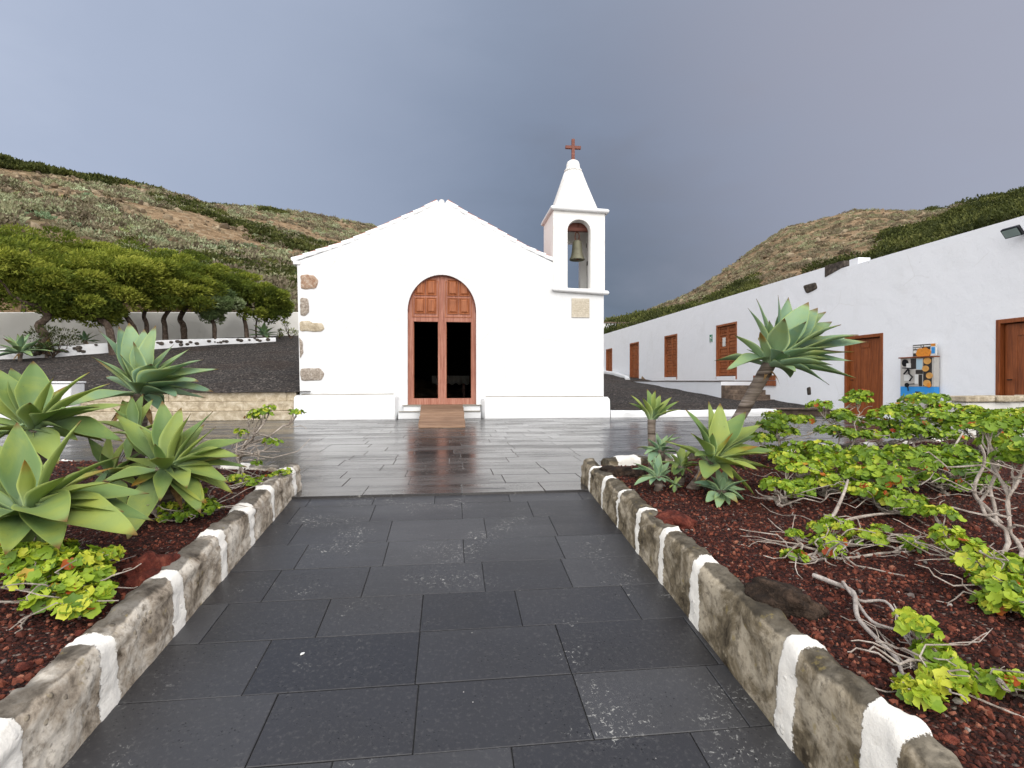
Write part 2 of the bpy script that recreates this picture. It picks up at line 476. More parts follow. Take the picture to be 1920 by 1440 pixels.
# per viewing direction: photo x, skyline y, distance of the crest, (mid distance, mid y)
HILL = [(-2600, 420, 90, 40, 600), (-900, 250, 75, 40, 520), (-300, 262, 85, 42, 500), (0, 300, 95, 44, 470), (200, 342, 105, 46, 480), (390, 386, 118, 48, 495),
        (545, 402, 130, 50, 520), (700, 430, 145, 55, 545), (850, 500, 165, 60, 600), (960, 590, 190, 65, 660), (1060, 640, 200, 65, 690),
        (1140, 604, 110, 58, 622), (1210, 592, 130, 60, 604), (1300, 553, 150, 62, 580), (1400, 478, 170, 62, 545), (1480, 428, 175, 60, 512), (1600, 400, 180, 58, 500),
        (1710, 408, 175, 55, 470), (1800, 400, 110, 52, 440), (1920, 380, 90, 50, 410), (2150, 350, 85, 48, 400), (2700, 380, 85, 48, 480), (4200, 520, 90, 48, 620)]
HAZ = [az_of(h[0]) for h in HILL]


def left_z(x, y):
    return 0.70 + 0.178 * (y - 14.0) + 0.05 * nz((x, y, 0), 0.6) + 0.018 * nz((x, y, 5), 2.5)
def right_z(x, y):
    return 0.17 + 0.062 * (y - 14.1) + 0.03 * nz((x, y, 2), 0.7) + 0.015 * nz((x, y, 5), 2.5)


def hill_ctrl(az):
    if az <= HAZ[0]: h = HILL[0]
    elif az >= HAZ[-1]: h = HILL[-1]
    else:
        i = max(k for k in range(len(HAZ) - 1) if HAZ[k] <= az)
        t = (az - HAZ[i]) / (HAZ[i + 1] - HAZ[i])
        h = tuple(a + (b - a) * t for a, b in zip(HILL[i], HILL[i + 1]))
    al = max(-1.35, min(1.35, az - R(6.66)))
    zc = 1 + (714 - h[1]) / F_PX * h[2] * math.cos(al)
    zm = 1 + (714 - h[4]) / F_PX * h[3] * math.cos(al)
    return h[2], zc, h[3], zm


def hill_z(az, r):
    if abs(az) > 2.25: return -0.9 if r < 60 else -0.9 - (r - 60) * 0.01 if r < 400 else -4.3
    rc, zc, rm, zm = hill_ctrl(az)
    fade = 1.0 if abs(az) < 1.5 else max(0.0, 1 - (abs(az) - 1.5) / 0.75)
    r0 = 14.0
    if r <= r0: z = -0.9
    elif r <= rm:
        t = (r - r0) / (rm - r0); z = -0.9 + (zm + 0.9) * t ** 1.15
    elif r <= rc:
        t = (r - rm) / (rc - rm); t = t * t * 0.25 + t * 0.75 if zc > zm else t
        z = zm + (zc - zm) * (t + 0.10 * math.sin(math.pi * t))
    else:
        z = zc - (r - rc) * 0.18
        z = max(z, -4.3)
    x, y = r * math.sin(az), r * math.cos(az)
    if 3.0 < x < 11.8 and 12 < y < 45: z = min(z, right_z(x, y) - 0.25)
    if -26 < x < -3.0 and 12 < y < 31: z = min(z, left_z(x, y) - 0.12)
    if r > 30:
        x, y = r * math.sin(az), r * math.cos(az)
        k = min(1, (r - 30) / 40)
        z += k * (1.3 * nz((x, y, 3), 0.05) + 0.55 * nz((x, y, 9), 0.16) + 0.22 * nz((x, y, 4), 0.5))
    return z * fade + (-0.9) * (1 - fade) if r < 400 else -4.3


def m_hill():
    m, t, b = mat('dry_hillside', 0.95, 0.1)
    p = t.pos()
    n1 = t.noise(p, 0.10, 6, 0.6); n2 = t.noise(p, 0.9, 6, 0.7, 0.5); n3 = t.noise(p, 4.0, 4, 0.7)
    c = t.ramp(n2, [(0.3, '#5c4f3c'), (0.45, '#7e684f'), (0.58, '#9a8367'), (0.72, '#b8a68c')])
    c = t.mix(t.step(n1, 0.50, 0.64), c, t.ramp(n2, [(0.35, '#5c543e'), (0.6, '#857a5e')]))
    rk = t.voro(p, 1.1, out='Distance')
    c = t.mix(t.math('MULTIPLY', t.math('SUBTRACT', 1.0, t.step(rk, 0.15, 0.35)), t.step(n1, 0.62, 0.40)), c, '#978872')
    c = t.mix(t.math('MULTIPLY', t.step(n3, 0.5, 0.7), 0.45), c, '#2a241a')
    t.put(b.inputs['Base Color'], c)
    t.put(b.inputs['Normal'], t.bump(t.math('ADD', n2, t.math('MULTIPLY', n3, 0.5)), 0.8, 0.5))
    return m


MAT['hill'] = m_hill()


def build_ground():
    rs = [0.5, 6, 10, 14, 18, 22, 26, 30] + list(np.linspace(34, 240, 110)) + [260, 300, 360, 450, 700, 1400, 3500]
    azs = list(np.linspace(-math.pi, -1.3, 18)) + list(np.linspace(-1.28, 1.28, 340)) + list(np.linspace(1.3, math.pi, 18))[:-1]
    n = len(azs); V = []
    for r in rs:
        for a in azs: V.append((r * math.sin(a), r * math.cos(a), hill_z(a, r)))
    fs = [(i * n + j, i * n + (j + 1) % n, (i + 1) * n + (j + 1) % n, (i + 1) * n + j) for i in range(len(rs) - 1) for j in range(n)]
    fs = [f[::-1] for f in fs]
    m = MB().add(V, fs)
    c = m.n
    m.add([(0, 0, -0.9)], []); m.Fs.append(np.array([(c, j, (j + 1) % n) for j in range(n)])); m.M.append(0)
    tag(m.build('ground', MAT['hill'], smooth=180), kind='structure')


build_ground()


def m_gravel(name, c0, c1, c2, scale=22):
    m, t, b = mat(name, 0.9, 0.25)
    p = t.pos()
    v = t.voro(p, scale, out='Color'); vd = t.voro(p, scale)
    s = t.add('ShaderNodeSeparateColor'); t.put(s.inputs[0], v)
    c = t.ramp(s.outputs[0], [(0.0, c0), (0.6, c1), (0.93, c2), (1.0, '#8a8178')])
    c = t.mix(t.math('MULTIPLY', t.step(t.noise(p, 0.5, 5, 0.6), 0.45, 0.7), 0.45), c, '#3a2c22')
    c = t.mix(t.math('MULTIPLY', t.step(t.noise(p, 3, 5, 0.7), 0.5, 0.75), 0.4), c, c0)
    t.put(b.inputs['Base Color'], c)
    h = t.math('SUBTRACT', t.math('MULTIPLY', t.noise(p, 3.5, 5, 0.6), 2.0), vd)
    t.put(b.inputs['Normal'], t.bump(h, 1.0, 0.04))
    return m


MAT['cinder'] = m_gravel('black_cinder_gravel', '#1a1817', '#35312f', '#57504b', 26)
MAT['lapilli'] = m_gravel('red_lapilli_bed', '#220d09', '#431c13', '#683022', 70)


def grid_mesh(name, xs, ys, zf, material):
    n = len(xs)
    V = [(x, y, zf(x, y)) for y in ys for x in xs]
    fs = [(j * n + i, j * n + i + 1, (j + 1) * n + i + 1, (j + 1) * n + i) for j in range(len(ys) - 1) for i in range(n - 1)]
    return tag(MB().add(V, fs).build(name, material, smooth=180), kind='structure')


YF = 14.15                                   # church front


grid_mesh('gravel_yard', np.linspace(-26, -3.6, 120), np.linspace(14.05, 32, 100), left_z, MAT['cinder'])
grid_mesh('gravel_slope', np.linspace(3.6, 11.2, 60), np.linspace(14.0, 44, 130), right_z, MAT['cinder'])

# ------------------------------------------------------------------ paving
def paving(name, x0, x1, y0, y1, row, lens, zf, material, seed, clip=None):
    rnd = random.Random(seed); m = MB(); y = y1; g = 0.0022; k = 0
    while y > y0:
        h = row * rnd.uniform(0.96, 1.05); x = x0 - rnd.uniform(0, lens[1])
        while x < x1:
            L = rnd.uniform(*lens); a, bb = max(x, x0), min(x + L, x1); x += L
            if bb - a < 0.06: continue
            if clip and clip((a + bb) / 2, y - h / 2): continue
            tx, ty, dz = rnd.gauss(0, 0.0014), rnd.gauss(0, 0.0022), rnd.uniform(-0.0007, 0.0007)
            V = []
            for (px, py) in ((a + g, y - h + g), (bb - g, y - h + g), (bb - g, y - g), (a + g, y - g)):
                V.append((px, py, zf(px, py) + dz + tx * (px - (a + bb) / 2) + ty * (py - y + h / 2)))
            c = 0.003
            top = [(V[0][0] + c, V[0][1] + c, V[0][2]), (V[1][0] - c, V[1][1] + c, V[1][2]), (V[2][0] - c, V[2][1] - c, V[2][2]), (V[3][0] + c, V[3][1] - c, V[3][2])]
            mid = [(p[0], p[1], p[2] - 0.002) for p in V]; low = [(p[0], p[1], p[2] - 0.03) for p in V]
            m.add(top + mid + low, [(0, 1, 2, 3)] + [(i, i + 4, (i + 1) % 4 + 4, (i + 1) % 4) for i in range(4)] + [(i + 4, i + 8, (i + 1) % 4 + 8, (i + 1) % 4 + 4) for i in range(4)])
        y -= h; k += 1
    return tag(m.build(name, material), kind='structure')


paving('path', -1.5, 1.5, -1.6, EDGE_Y, 0.365, (0.50, 0.72), lambda x, y: ramp_z(y), MAT['ramp_slab'], 11)
paving('plaza', -13, 11.0, EDGE_Y, 14.0, 0.42, (0.55, 0.95), lambda x, y: 0.0, MAT['plaza_slab'], 5)
jm = MB()
jm.add([(-1.5, -1.6, ramp_z(-1.6) - 0.005), (1.5, -1.6, ramp_z(-1.6) - 0.005), (1.5, EDGE_Y, -0.005), (-1.5, EDGE_Y, -0.005)], [(0, 1, 2, 3)])
jm.add([(-13, EDGE_Y, -0.005), (11, EDGE_Y, -0.005), (11, 14.1, -0.005), (-13, 14.1, -0.005)], [(0, 1, 2, 3)])
tag(jm.build('paving_bed', MAT['joint']), kind='structure')
# ------------------------------------------------------------------ the church
def px_y(pts, Y):
    o = []
    for x, y in pts:
        p = onY(x, y, Y); o.append((p.x, p.z))
    return o


def arc(u0, u1, vs, rise, n=20):
    """points of a half ellipse from u1 to u0 (right to left)"""
    c, a = (u0 + u1) / 2, (u1 - u0) / 2
    return [(c + a * math.cos(math.pi * i / n), vs + rise * math.sin(math.pi * i / n)) for i in range(n + 1)]


church = thing('church', (0.0, YF, 0.0), 'white gabled chapel with bell tower and arched wooden doorway beyond the paved path', 'church')
dl, dr = onY(764, 640, YF).x, onY(893, 640, YF).x
d_bot, d_spr, d_top = 0.34, onY(828, 584, YF).z, onY(828, 515, YF).z
xl, xr = onY(563, 640, YF).x, onY(1132, 640, YF).x
gable = px_y([(563, 787), (1132, 787), (1132, 545), (1037, 541), (1037, 492), (985, 467), (925, 432), (870, 402), (836, 380), (822, 380), (790, 397), (720, 428), (650, 458), (557, 490)], YF)
gable[0] = (xl, 0.0); gable[1] = (xr, 0.0)
door_hole = [(dl, d_bot), (dr, d_bot)] + arc(dl, dr, d_spr, d_top - d_spr, 28)
w = MB()
w.plate(gable, [door_hole], YF, YF + 0.35, fY)
eave = onY(557, 490, YF).z
w.box(xl, xl + 0.3, YF + 0.35, YF + 11, 0, eave - 0.12)
w.box(xr - 0.35, xr - 0.05, YF + 0.35, YF + 11, 0, 3.1)
w.box(xl + 0.3, xr - 0.35, YF + 10.7, YF + 11, 0, eave)
w.build('wall', MAT['church'], church)
it = MB()                                                                   # the nave, its gloom put into the lining colour
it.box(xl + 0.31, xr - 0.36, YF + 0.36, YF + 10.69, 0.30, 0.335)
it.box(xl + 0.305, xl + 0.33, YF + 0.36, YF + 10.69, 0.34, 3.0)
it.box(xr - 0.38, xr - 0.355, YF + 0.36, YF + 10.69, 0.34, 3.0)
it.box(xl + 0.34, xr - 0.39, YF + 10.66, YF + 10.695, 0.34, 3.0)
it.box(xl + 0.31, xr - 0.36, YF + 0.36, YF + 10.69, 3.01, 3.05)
it.build('nave_shade_lining', MAT['shade_dark'], church)
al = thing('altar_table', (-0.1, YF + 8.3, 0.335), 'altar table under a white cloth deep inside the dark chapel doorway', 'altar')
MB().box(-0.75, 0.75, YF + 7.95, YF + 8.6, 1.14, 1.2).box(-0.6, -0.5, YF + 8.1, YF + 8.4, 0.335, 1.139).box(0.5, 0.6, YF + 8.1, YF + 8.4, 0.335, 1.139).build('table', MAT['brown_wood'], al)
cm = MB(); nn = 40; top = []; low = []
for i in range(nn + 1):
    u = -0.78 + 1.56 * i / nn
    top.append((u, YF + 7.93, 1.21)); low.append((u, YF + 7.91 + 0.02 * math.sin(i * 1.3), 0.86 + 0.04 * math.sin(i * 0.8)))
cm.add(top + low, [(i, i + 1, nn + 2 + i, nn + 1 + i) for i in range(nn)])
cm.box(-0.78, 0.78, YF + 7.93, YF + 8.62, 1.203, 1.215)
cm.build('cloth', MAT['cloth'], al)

# roof: two tiled slopes, the verge rows of curved tiles and the ridge cap
def tile_slope(pts, name):
    m = MB(); n_t = 26
    for (ux, uz), (vx, vz) in zip(pts[:-1], pts[1:]):
        L = math.hypot(vx - ux, vz - uz)
        nx, nz_ = -(vz - uz) / L, (vx - ux) / L
        if nz_ < 0: nx, nz_ = -nx, -nz_
        rows = int(10.6 / 0.24)
        for k in range(rows):
            y = YF + 0.20 + k * 0.24
            ring0, ring1 = [], []
            for j in range(7):
                a = math.pi * j / 6
                off, hh = 0.12 * math.cos(a), 0.075 * math.sin(a) + 0.062
                ring0.append((ux + nx * hh, y + off, uz + nz_ * hh)); ring1.append((vx + nx * hh, y + off, vz + nz_ * hh))
            m.add(ring0 + ring1, [(j, j + 1, 8 + j, 7 + j) for j in range(6)])
        m.add([(ux + nx * 0.05, YF + 0.1, uz + nz_ * 0.05), (vx + nx * 0.05, YF + 0.1, vz + nz_ * 0.05), (vx + nx * 0.05, YF + 11.1, vz + nz_ * 0.05), (ux + nx * 0.05, YF + 11.1, uz + nz_ * 0.05),
               (ux - nx * 0.06, YF + 0.36, uz - nz_ * 0.06), (vx - nx * 0.06, YF + 0.36, vz - nz_ * 0.06), (vx - nx * 0.06, YF + 11.1, vz - nz_ * 0.06), (ux - nx * 0.06, YF + 11.1, uz - nz_ * 0.06)],
              [(0, 1, 2, 3), (4, 7, 6, 5), (0, 4, 5, 1), (2, 6, 7, 3)])
    return m.build(name, MAT['tile'], church, smooth=40)


def verge(pts, ntile, name):
    """overlapping half-round tiles bedded along the gable edge, limewashed"""
    m = MB(); L = [0]
    for a, b in zip(pts[:-1], pts[1:]): L.append(L[-1] + math.hypot(b[0] - a[0], b[1] - a[1]))
    def pt(s):
        s = max(0, min(L[-1], s)); i = 0
        while i < len(L) - 2 and L[i + 1] < s: i += 1
        t = (s - L[i]) / (L[i + 1] - L[i]); a, b = pts[i], pts[i + 1]
        return a[0] + (b[0] - a[0]) * t, a[1] + (b[1] - a[1]) * t, (b[0] - a[0]) / (L[i + 1] - L[i]), (b[1] - a[1]) / (L[i + 1] - L[i])
    step = L[-1] / ntile; rnd = random.Random(len(pts))
    for k in range(ntile):
        s0, s1 = k * step - 0.03, (k + 1) * step + 0.02
        R0, R1 = 0.092 + rnd.uniform(-0.005, 0.005), 0.078
        rs = []
        for s, r, lift in ((s0, R0, 0.020 + rnd.uniform(0, 0.008)), (s1, R1, 0.004)):
            x, z, tx, tz = pt(s); nx, nz_ = -tz, tx
            if nz_ < 0: nx, nz_ = -nx, -nz_
            rs.append([(x + nx * (lift + r * math.sin(a)), YF + 0.10 + r * 1.12 * math.cos(a), z + nz_ * (lift + r * math.sin(a))) for a in [math.pi * (j / 8 * 1.25 - 0.125) for j in range(9)]])
        m.rings(rs, cap=True)
    return m.build(name, MAT['church'], church, smooth=45)


lp = px_y([(547, 489), (650, 456), (720, 426), (790, 395), (822, 378)], YF)
rp = px_y([(1039, 489), (985, 465), (925, 430), (870, 400), (836, 378)], YF)
roof = tile_slope(lp, 'roof'); tile_slope(rp, 'roof')
verge(lp, 12, 'verge'); verge(rp, 11, 'verge')
rc = onY(828, 376, YF)
rb = MB(); rb.tube([(rc.x, YF + 0.01, rc.z - 0.035), (rc.x, YF + 0.3, rc.z - 0.03), (rc.x, YF + 11, rc.z - 0.035)], [0.075, 0.08, 0.08], 14)
ob = rb.build('ridge_cap', MAT['church'], church, smooth=40)
ec = onY(551, 489, YF)
MB().box(ec.x - 0.02, ec.x + 0.16, YF - 0.03, YF + 0.3, ec.z - 0.10, ec.z + 0.005).build('eave_corner', MAT['church'], church, bev=0.02)

# benches (plinths) with rounded ends along the foot of the front
def plinth(xa, xb, zt, round_left, round_right, batter=0.02):
    m = MB(); y0 = YF - 0.26
    prof = [(0.0, 0.0), (batter * 0.4, zt - 0.09), (batter * 0.4 + 0.03, zt - 0.025), (batter + 0.07, zt + 0.0), (0.25, zt + 0.035), (0.262, zt + 0.035), (0.262, 0.0)]
    xs = list(np.linspace(xa, xb, 40)); rs = []
    for x in xs:
        e = 0.0
        d = min((x - xa) if round_left else 9, (xb - x) if round_right else 9)
        if d < 0.12: e = 1 - math.sqrt(max(0, 1 - (1 - d / 0.12) ** 2))
        rs.append([(x, y0 + dy + (0.2 * e if dy < 0.2 else 0), z * (1 - 0.10 * e) + 0.006 * nz((x * 2, z, 1)) * (z > 0.1)) for dy, z in prof])
    m.rings(rs)
    return m.build('bench', MAT['church'], church, smooth=35)


pl0, pl1 = onY(551, 780, YF - 0.26).x, onY(745, 770, YF - 0.26).x
pr0, pr1 = onY(903, 770, YF - 0.26).x, onY(1144, 780, YF - 0.26).x
for (xa_, xb_, zt_, rl, rr_, bt_) in ((pl0, pl1, 0.60, False, True, 0.02), (pr0, pr1, 0.52, True, False, 0.05)):
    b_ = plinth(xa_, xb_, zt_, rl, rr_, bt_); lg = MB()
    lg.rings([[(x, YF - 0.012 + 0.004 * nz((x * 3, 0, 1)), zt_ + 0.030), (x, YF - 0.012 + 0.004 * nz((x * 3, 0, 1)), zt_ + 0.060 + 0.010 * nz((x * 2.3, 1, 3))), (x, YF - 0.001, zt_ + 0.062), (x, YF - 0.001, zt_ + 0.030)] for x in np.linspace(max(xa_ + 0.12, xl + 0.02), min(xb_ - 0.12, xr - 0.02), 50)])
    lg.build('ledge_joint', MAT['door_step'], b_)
st = MB()
st.box(dl - 0.10, dr + 0.10, YF - 0.12, YF + 0.30, 0.19, 0.335)
st.box(pl1 + 0.02, pr0 - 0.02, YF - 0.262, YF - 0.001, 0.0, 0.185)
st.build('doorstep', MAT['church'], church, bev=0.015)
MB().box(dl - 0.12, dr + 0.12, YF - 0.15, YF + 0.29, 0.338, 0.36).box(pl1 + 0.03, pr0 - 0.03, YF - 0.29, YF - 0.125, 0.188, 0.205).build('step_slab', MAT['door_step'], church, bev=0.004)

# corner stones left bare in the limewash
def blob(px, Y, name, material, parent, proud=0.018, seed=1, label=None, irr=0.18):
    rnd = random.Random(seed); xs = [p[0] for p in px]; pts = px_y(px, Y); n = 26; L = []
    cx = sum(p[0] for p in pts) / len(pts); cz = sum(p[1] for p in pts) / len(pts)
    k = len(pts)
    for i in range(n * 2):                                   # resample and soften the outline
        t = i / (n * 2) * k; a, b = pts[int(t) % k], pts[(int(t) + 1) % k]; f = t - int(t)
        L.append((a[0] + (b[0] - a[0]) * f, a[1] + (b[1] - a[1]) * f))
    for _ in range(3):
        L = [((L[i - 1][0] + L[i][0] * 2 + L[(i + 1) % len(L)][0]) / 4, (L[i - 1][1] + L[i][1] * 2 + L[(i + 1) % len(L)][1]) / 4) for i in range(len(L))]
    L = [(u + 0.015 * nz((u * 9, v * 9, seed)), v + 0.015 * nz((u * 9, v * 9, seed + 7))) for u, v in L]
    m = MB(); rs = []
    for s, d in ((1.0, 0.03), (1.0, -proud * 0.6), (0.93, -proud), (0.55, -proud * 1.25), (0.1, -proud * 1.3)):
        rs.append([(cx + (u - cx) * s, Y + d + 0.006 * nz((u * 14 * s, v * 14, seed)), cz + (v - cz) * s) for u, v in L])
    m.rings(rs)
    o = m.build(name, material, parent, smooth=60)
    if label: o['label'] = label
    return o


for i, (px, mt, lb) in enumerate([
        ([(564, 515), (588, 516), (597, 526), (593, 541), (564, 542)], 'orange_stone', 'orange corner stone below the eave'),
        ([(563, 558), (578, 560), (580, 585), (572, 593), (563, 590)], 'grey_stone', None),
        ([(562, 602), (578, 601), (586, 606), (605, 606), (609, 616), (600, 623), (575, 620), (562, 622)], 'tan_stone', None),
        ([(561, 632), (567, 640), (569, 660), (563, 673)], 'grey_stone', None),
        ([(563, 691), (600, 690), (609, 700), (603, 713), (564, 714)], 'grey_stone', None)]):
    blob(px, YF, 'corner_stone', MAT[mt], church, 0.02, i, lb)

# the double door: two leaves under one arch, each with four raised panels over an open lower half
YD = YF + 0.11
mid = (dl + dr) / 2 - 0.005
lo_t = onY(790, 603, YD).z; lo_b = onY(790, 747, YD).z
def leaf(left):
    u0, u1 = (dl, mid - 0.003) if left else (mid + 0.003, dr)
    a = [p for p in arc(dl, dr, d_spr, d_top - d_spr - 0.012, 40)]
    if left: L = [(u0, 0.362), (u1, 0.362)] + [(u1, d_top - 0.012)] + [p for p in a if p[0] < u1 - 0.004]
    else: L = [(u0, 0.362), (u1, 0.362)] + [p for p in a if p[0] > u0 + 0.004] + [(u0, d_top - 0.012)]
    h0, h1 = (u0 + 0.15, u1 - 0.10) if left else (u0 + 0.11, u1 - 0.13)
    m = MB()
    m.plate(L, [[(h0, lo_b), (h1, lo_b), (h1, lo_t), (h0, lo_t)]], YD, YD + 0.07, fY)
    d = m.build('door_leaf', [MAT['pale_red_wood']], church, bev=0.006)
    xs = (778, 821) if left else (837, 884)
    p0, p1 = onY(xs[0], 537, YD), onY(xs[1], 591, YD)
    fr = MB(); x0, x1, z0, z1 = h0 - 0.03, h1 + 0.02, lo_t + 0.12, onY(828, 529, YD).z
    if left: xa, xb = x0, x1
    else: xa, xb = x0, x1
    # the sunk field with a raised moulding, then four pillowed panels
    c = 0.022
    fr.box(xa, xb, YD - 0.012, YD - 0.001, z0, z0 + c).box(xa, xa + c, YD - 0.012, YD - 0.001, z0 + c, z1 - (0.16 if left else 0.0)).box(xb - c, xb, YD - 0.012, YD - 0.001, z0 + c, z1 - (0.0 if left else 0.16)).box(xa + (0.14 if left else 0), xb - (0 if left else 0.14), YD - 0.0125, YD - 0.0015, z1 - 0.0, z1 + c)
    fr.build('moulding', MAT['red_wood'], d)
    pw = (xb - xa - 0.22) / 2
    for i in range(2):
        for j in range(2):
            x = xa + 0.08 + i * (pw + 0.06); hgt = 0.40; z = z0 + 0.11 + j * (hgt + 0.09)
            pm = MB()
            def rect(e, y): return [(x + e, y, z + e), (x + pw - e, y, z + e), (x + pw - e, y, z + hgt - e), (x + e, y, z + hgt - e)]
            pm.rings([rect(-0.022, YD - 0.0005), rect(-0.018, YD - 0.02), rect(0.0, YD - 0.022), rect(0.012, YD - 0.004), rect(0.055, YD - 0.034)])
            pm.build('raised_panel', MAT['red_wood'], d)
    rv = MB()                                                  # the sash set behind the opening
    for (xa_, xb_) in ((h0 - 0.05, h0 + 0.012), (h1 - 0.008, h1 + 0.05)):
        rv.box(xa_, xb_, YD + 0.072, YD + 0.11, lo_b - 0.02, lo_t + 0.02)
    rv.build('inner_stile', MAT['red_wood'], d)
    return d


leaf(True); leaf(False)
MB().box(mid - 0.035, mid + 0.035, YD - 0.018, YD - 0.001, 0.365, d_top - 0.03).build('meeting_stile', MAT['pale_red_wood'], church, bev=0.006)
ar = arc(dl, dr, d_spr, d_top - d_spr, 40); ai = arc(dl + 0.03, dr - 0.03, d_spr, d_top - d_spr - 0.035, 40)
am = MB(); am.plate([(dr + 0.002, 0.365), (dr + 0.002, d_spr)][:0] + ar + ai[::-1], [], YD - 0.03, YD - 0.0015, fY)
am.build('arch_frame', MAT['beam'], church)

# bell tower
tower_u0, tower_u1 = onY(1037, 460, YF).x, onY(1134, 460, YF).x
t_bot, t_top = onY(1085, 545, YF).z, onY(1085, 396, YF).z
YB = YF + 1.45
tilt = 0.055
tw = MB()
o0, o1 = onY(1064, 480, YF).x, onY(1107, 480, YF).x
os_, ot = onY(1085, 433, YF).z, onY(1085, 412, YF).z
TW = bpy.data.objects.new('bell_tower', None)
bpy.data.objects.remove(TW)
tw.plate([(tower_u0, t_bot), (tower_u1, t_bot), (tower_u1, t_top), (tower_u0, t_top)],
         [[(o0, t_bot + 0.06), (o1, t_bot + 0.06)] + arc(o0, o1, os_, ot - os_, 18)], YF - 0.02, YF + 0.24, fY)
b0 = onY(1085, 500, YB).x; bt = onY(1070, 459, YB).z
tw.plate([(tower_u0, t_bot - 1.6), (tower_u1, t_bot - 1.6), (tower_u1, t_top), (tower_u0, t_top)],
         [[(tower_u0 + 0.22, t_bot - 0.2), (b0, t_bot - 0.2), (b0, bt), (tower_u0 + 0.22, bt)]], YB - 0.2, YB, fY)
tw.box(tower_u0, tower_u0 + 0.2, YF + 0.24, YB - 0.2, t_bot - 1.2, t_top)
tw.box(tower_u1 - 0.2, tower_u1, YF + 0.24, YB - 0.2, t_bot - 2.0, t_top)
tw.box(tower_u0 + 0.2, tower_u1 - 0.2, YF + 0.24, YB - 0.2, t_bot - 0.12, t_bot + 0.03)
tw.box(tower_u0 + 0.2, tower_u1 - 0.2, YF + 0.24, YB - 0.2, t_top - 0.12, t_top)
tower = tw.build('bell_tower', MAT['tower_side'], church, bev=0.012)


def slab_round(x0, x1, y0, y1, z0, z1, name, material, parent, slope=0.0):
    m = MB(); rs = []
    e = 0.035
    for s, z in ((e, z0), (0, z0 + e), (0, z1 - e), (e, z1)):
        rs.append([(x, y, z - slope * (x - x0)) for x, y in ((x0 + s, y0 + s), (x1 - s, y0 + s), (x1 - s, y1 - s), (x0 + s, y1 - s))])
    m.rings(rs)
    return m.build(name, material, parent, bev=0.02)


slab_round(tower_u0 - 0.08, tower_u1 + 0.10, YF - 0.11, YB + 0.07, t_top - 0.01, t_top + 0.115, 'cornice', MAT['church'], tower, 0.03)
slab_round(tower_u0 - 0.03, tower_u1 + 0.10, YF - 0.10, YF + 0.0, t_bot - 0.04, t_bot + 0.085, 'sill', MAT['church'], tower, 0.05)
scx, scy = (tower_u0 + tower_u1) / 2, (YF + YB) / 2
sp = MB(); rs = []
zt0 = t_top + 0.09
prof = [(0.665, 0.0, 5.0), (0.645, 0.06, 4.6), (0.565, 0.32, 3.8), (0.455, 0.66, 3.0), (0.35, 0.98, 2.5), (0.27, 1.22, 2.2), (0.225, 1.25, 2.0), (0.25, 1.27, 2.0), (0.25, 1.31, 2.0), (0.21, 1.345, 2.0),
        (0.195, 1.40, 2.0), (0.19, 1.48, 2.0), (0.165, 1.545, 2.0), (0.11, 1.585, 2.0), (0.03, 1.60, 2.0)]
for r, z, e in prof:
    ring = []
    for j in range(48):
        a = 2 * math.pi * j / 48; c, s = math.cos(a), math.sin(a)
        k = (abs(c) ** e + abs(s) ** e) ** (-1 / e)
        rr = r * k * (1 + 0.02 * nz((c * 2, s * 2, z * 3)))
        ring.append((scx + rr * c, scy + rr * s, zt0 + z - (0.03 * (rr * c + 0.6) if z == 0 else 0)))
    rs.append(ring)
sp.rings(rs)
sp.build('spire', MAT['spire'], tower, smooth=60)
zc = zt0 + 1.59
cw = 0.043
cr = MB().box(scx - cw, scx + cw, scy - 0.04, scy + 0.04, zc - 0.03, zc + 0.62)
cr.box(scx - 0.225, scx - cw - 0.0005, scy - 0.038, scy + 0.038, zc + 0.34, zc + 0.425).box(scx + cw + 0.0005, scx + 0.225, scy - 0.038, scy + 0.038, zc + 0.34, zc + 0.425)
cr.build('cross', MAT['beam'], tower, bev=0.006)
bz = onY(1085, 427, YF + 0.35).z
MB().box(o0 - 0.1, o1 + 0.1, YF + 0.27, YF + 0.42, bz - 0.11, bz + 0.11).build('bell_beam', MAT['beam'], tower, bev=0.01)
for (px, py) in ((1099, 461), (1101, 494)):
    p = onX(px, py, tower_u1 - 0.2); hb = MB()
    hb.box(tower_u1 - 0.203, tower_u1 - 0.19, p.y - 0.06, p.y + 0.06, p.z - 0.06, p.z + 0.06)
    hb.build('putlog_hole_shade', MAT['shade_dark'], tower)  # flat dark plate, the shade inside the hole put into its colour
# the bell hangs free inside the arch
bc = onY(1082, 488, YF + 0.34)
bell = thing('church_bell', (bc.x, YF + 0.34, bc.z), 'green bronze bell hanging from the red beam in the tower arch', 'bell')
bm = MB()
bm.lathe((bc.x, YF + 0.34, bc.z), [(0.20, 0.0), (0.218, 0.012), (0.212, 0.04), (0.175, 0.11), (0.15, 0.22), (0.137, 0.36), (0.132, 0.46), (0.118, 0.52), (0.07, 0.56), (0.015, 0.57)], 32, cap=False)
bm.lathe((bc.x, YF + 0.34, bc.z), [(0.20, 0.0), (0.165, 0.10), (0.13, 0.3), (0.11, 0.5), (0.01, 0.52)], 32, cap=False)
bm.build('bell_body', MAT['bell'], bell, smooth=50)
MB().tube([(bc.x, YF + 0.34, bc.z + 0.45), (bc.x + 0.01, YF + 0.34, bc.z + 0.12), (bc.x + 0.012, YF + 0.34, bc.z + 0.06), (bc.x + 0.013, YF + 0.34, bc.z + 0.01)], [0.012, 0.014, 0.04, 0.03], 10).build('clapper', MAT['iron'], bell, smooth=50)
zs = bc.z + 0.55
sh = [(bc.x + 0.06 * math.cos(a), YF + 0.34, zs + 0.12 + (0.12 if math.sin(a) > 0 else 0.13) * math.sin(a)) for a in [math.pi * 2 * i / 20 for i in range(21)]]
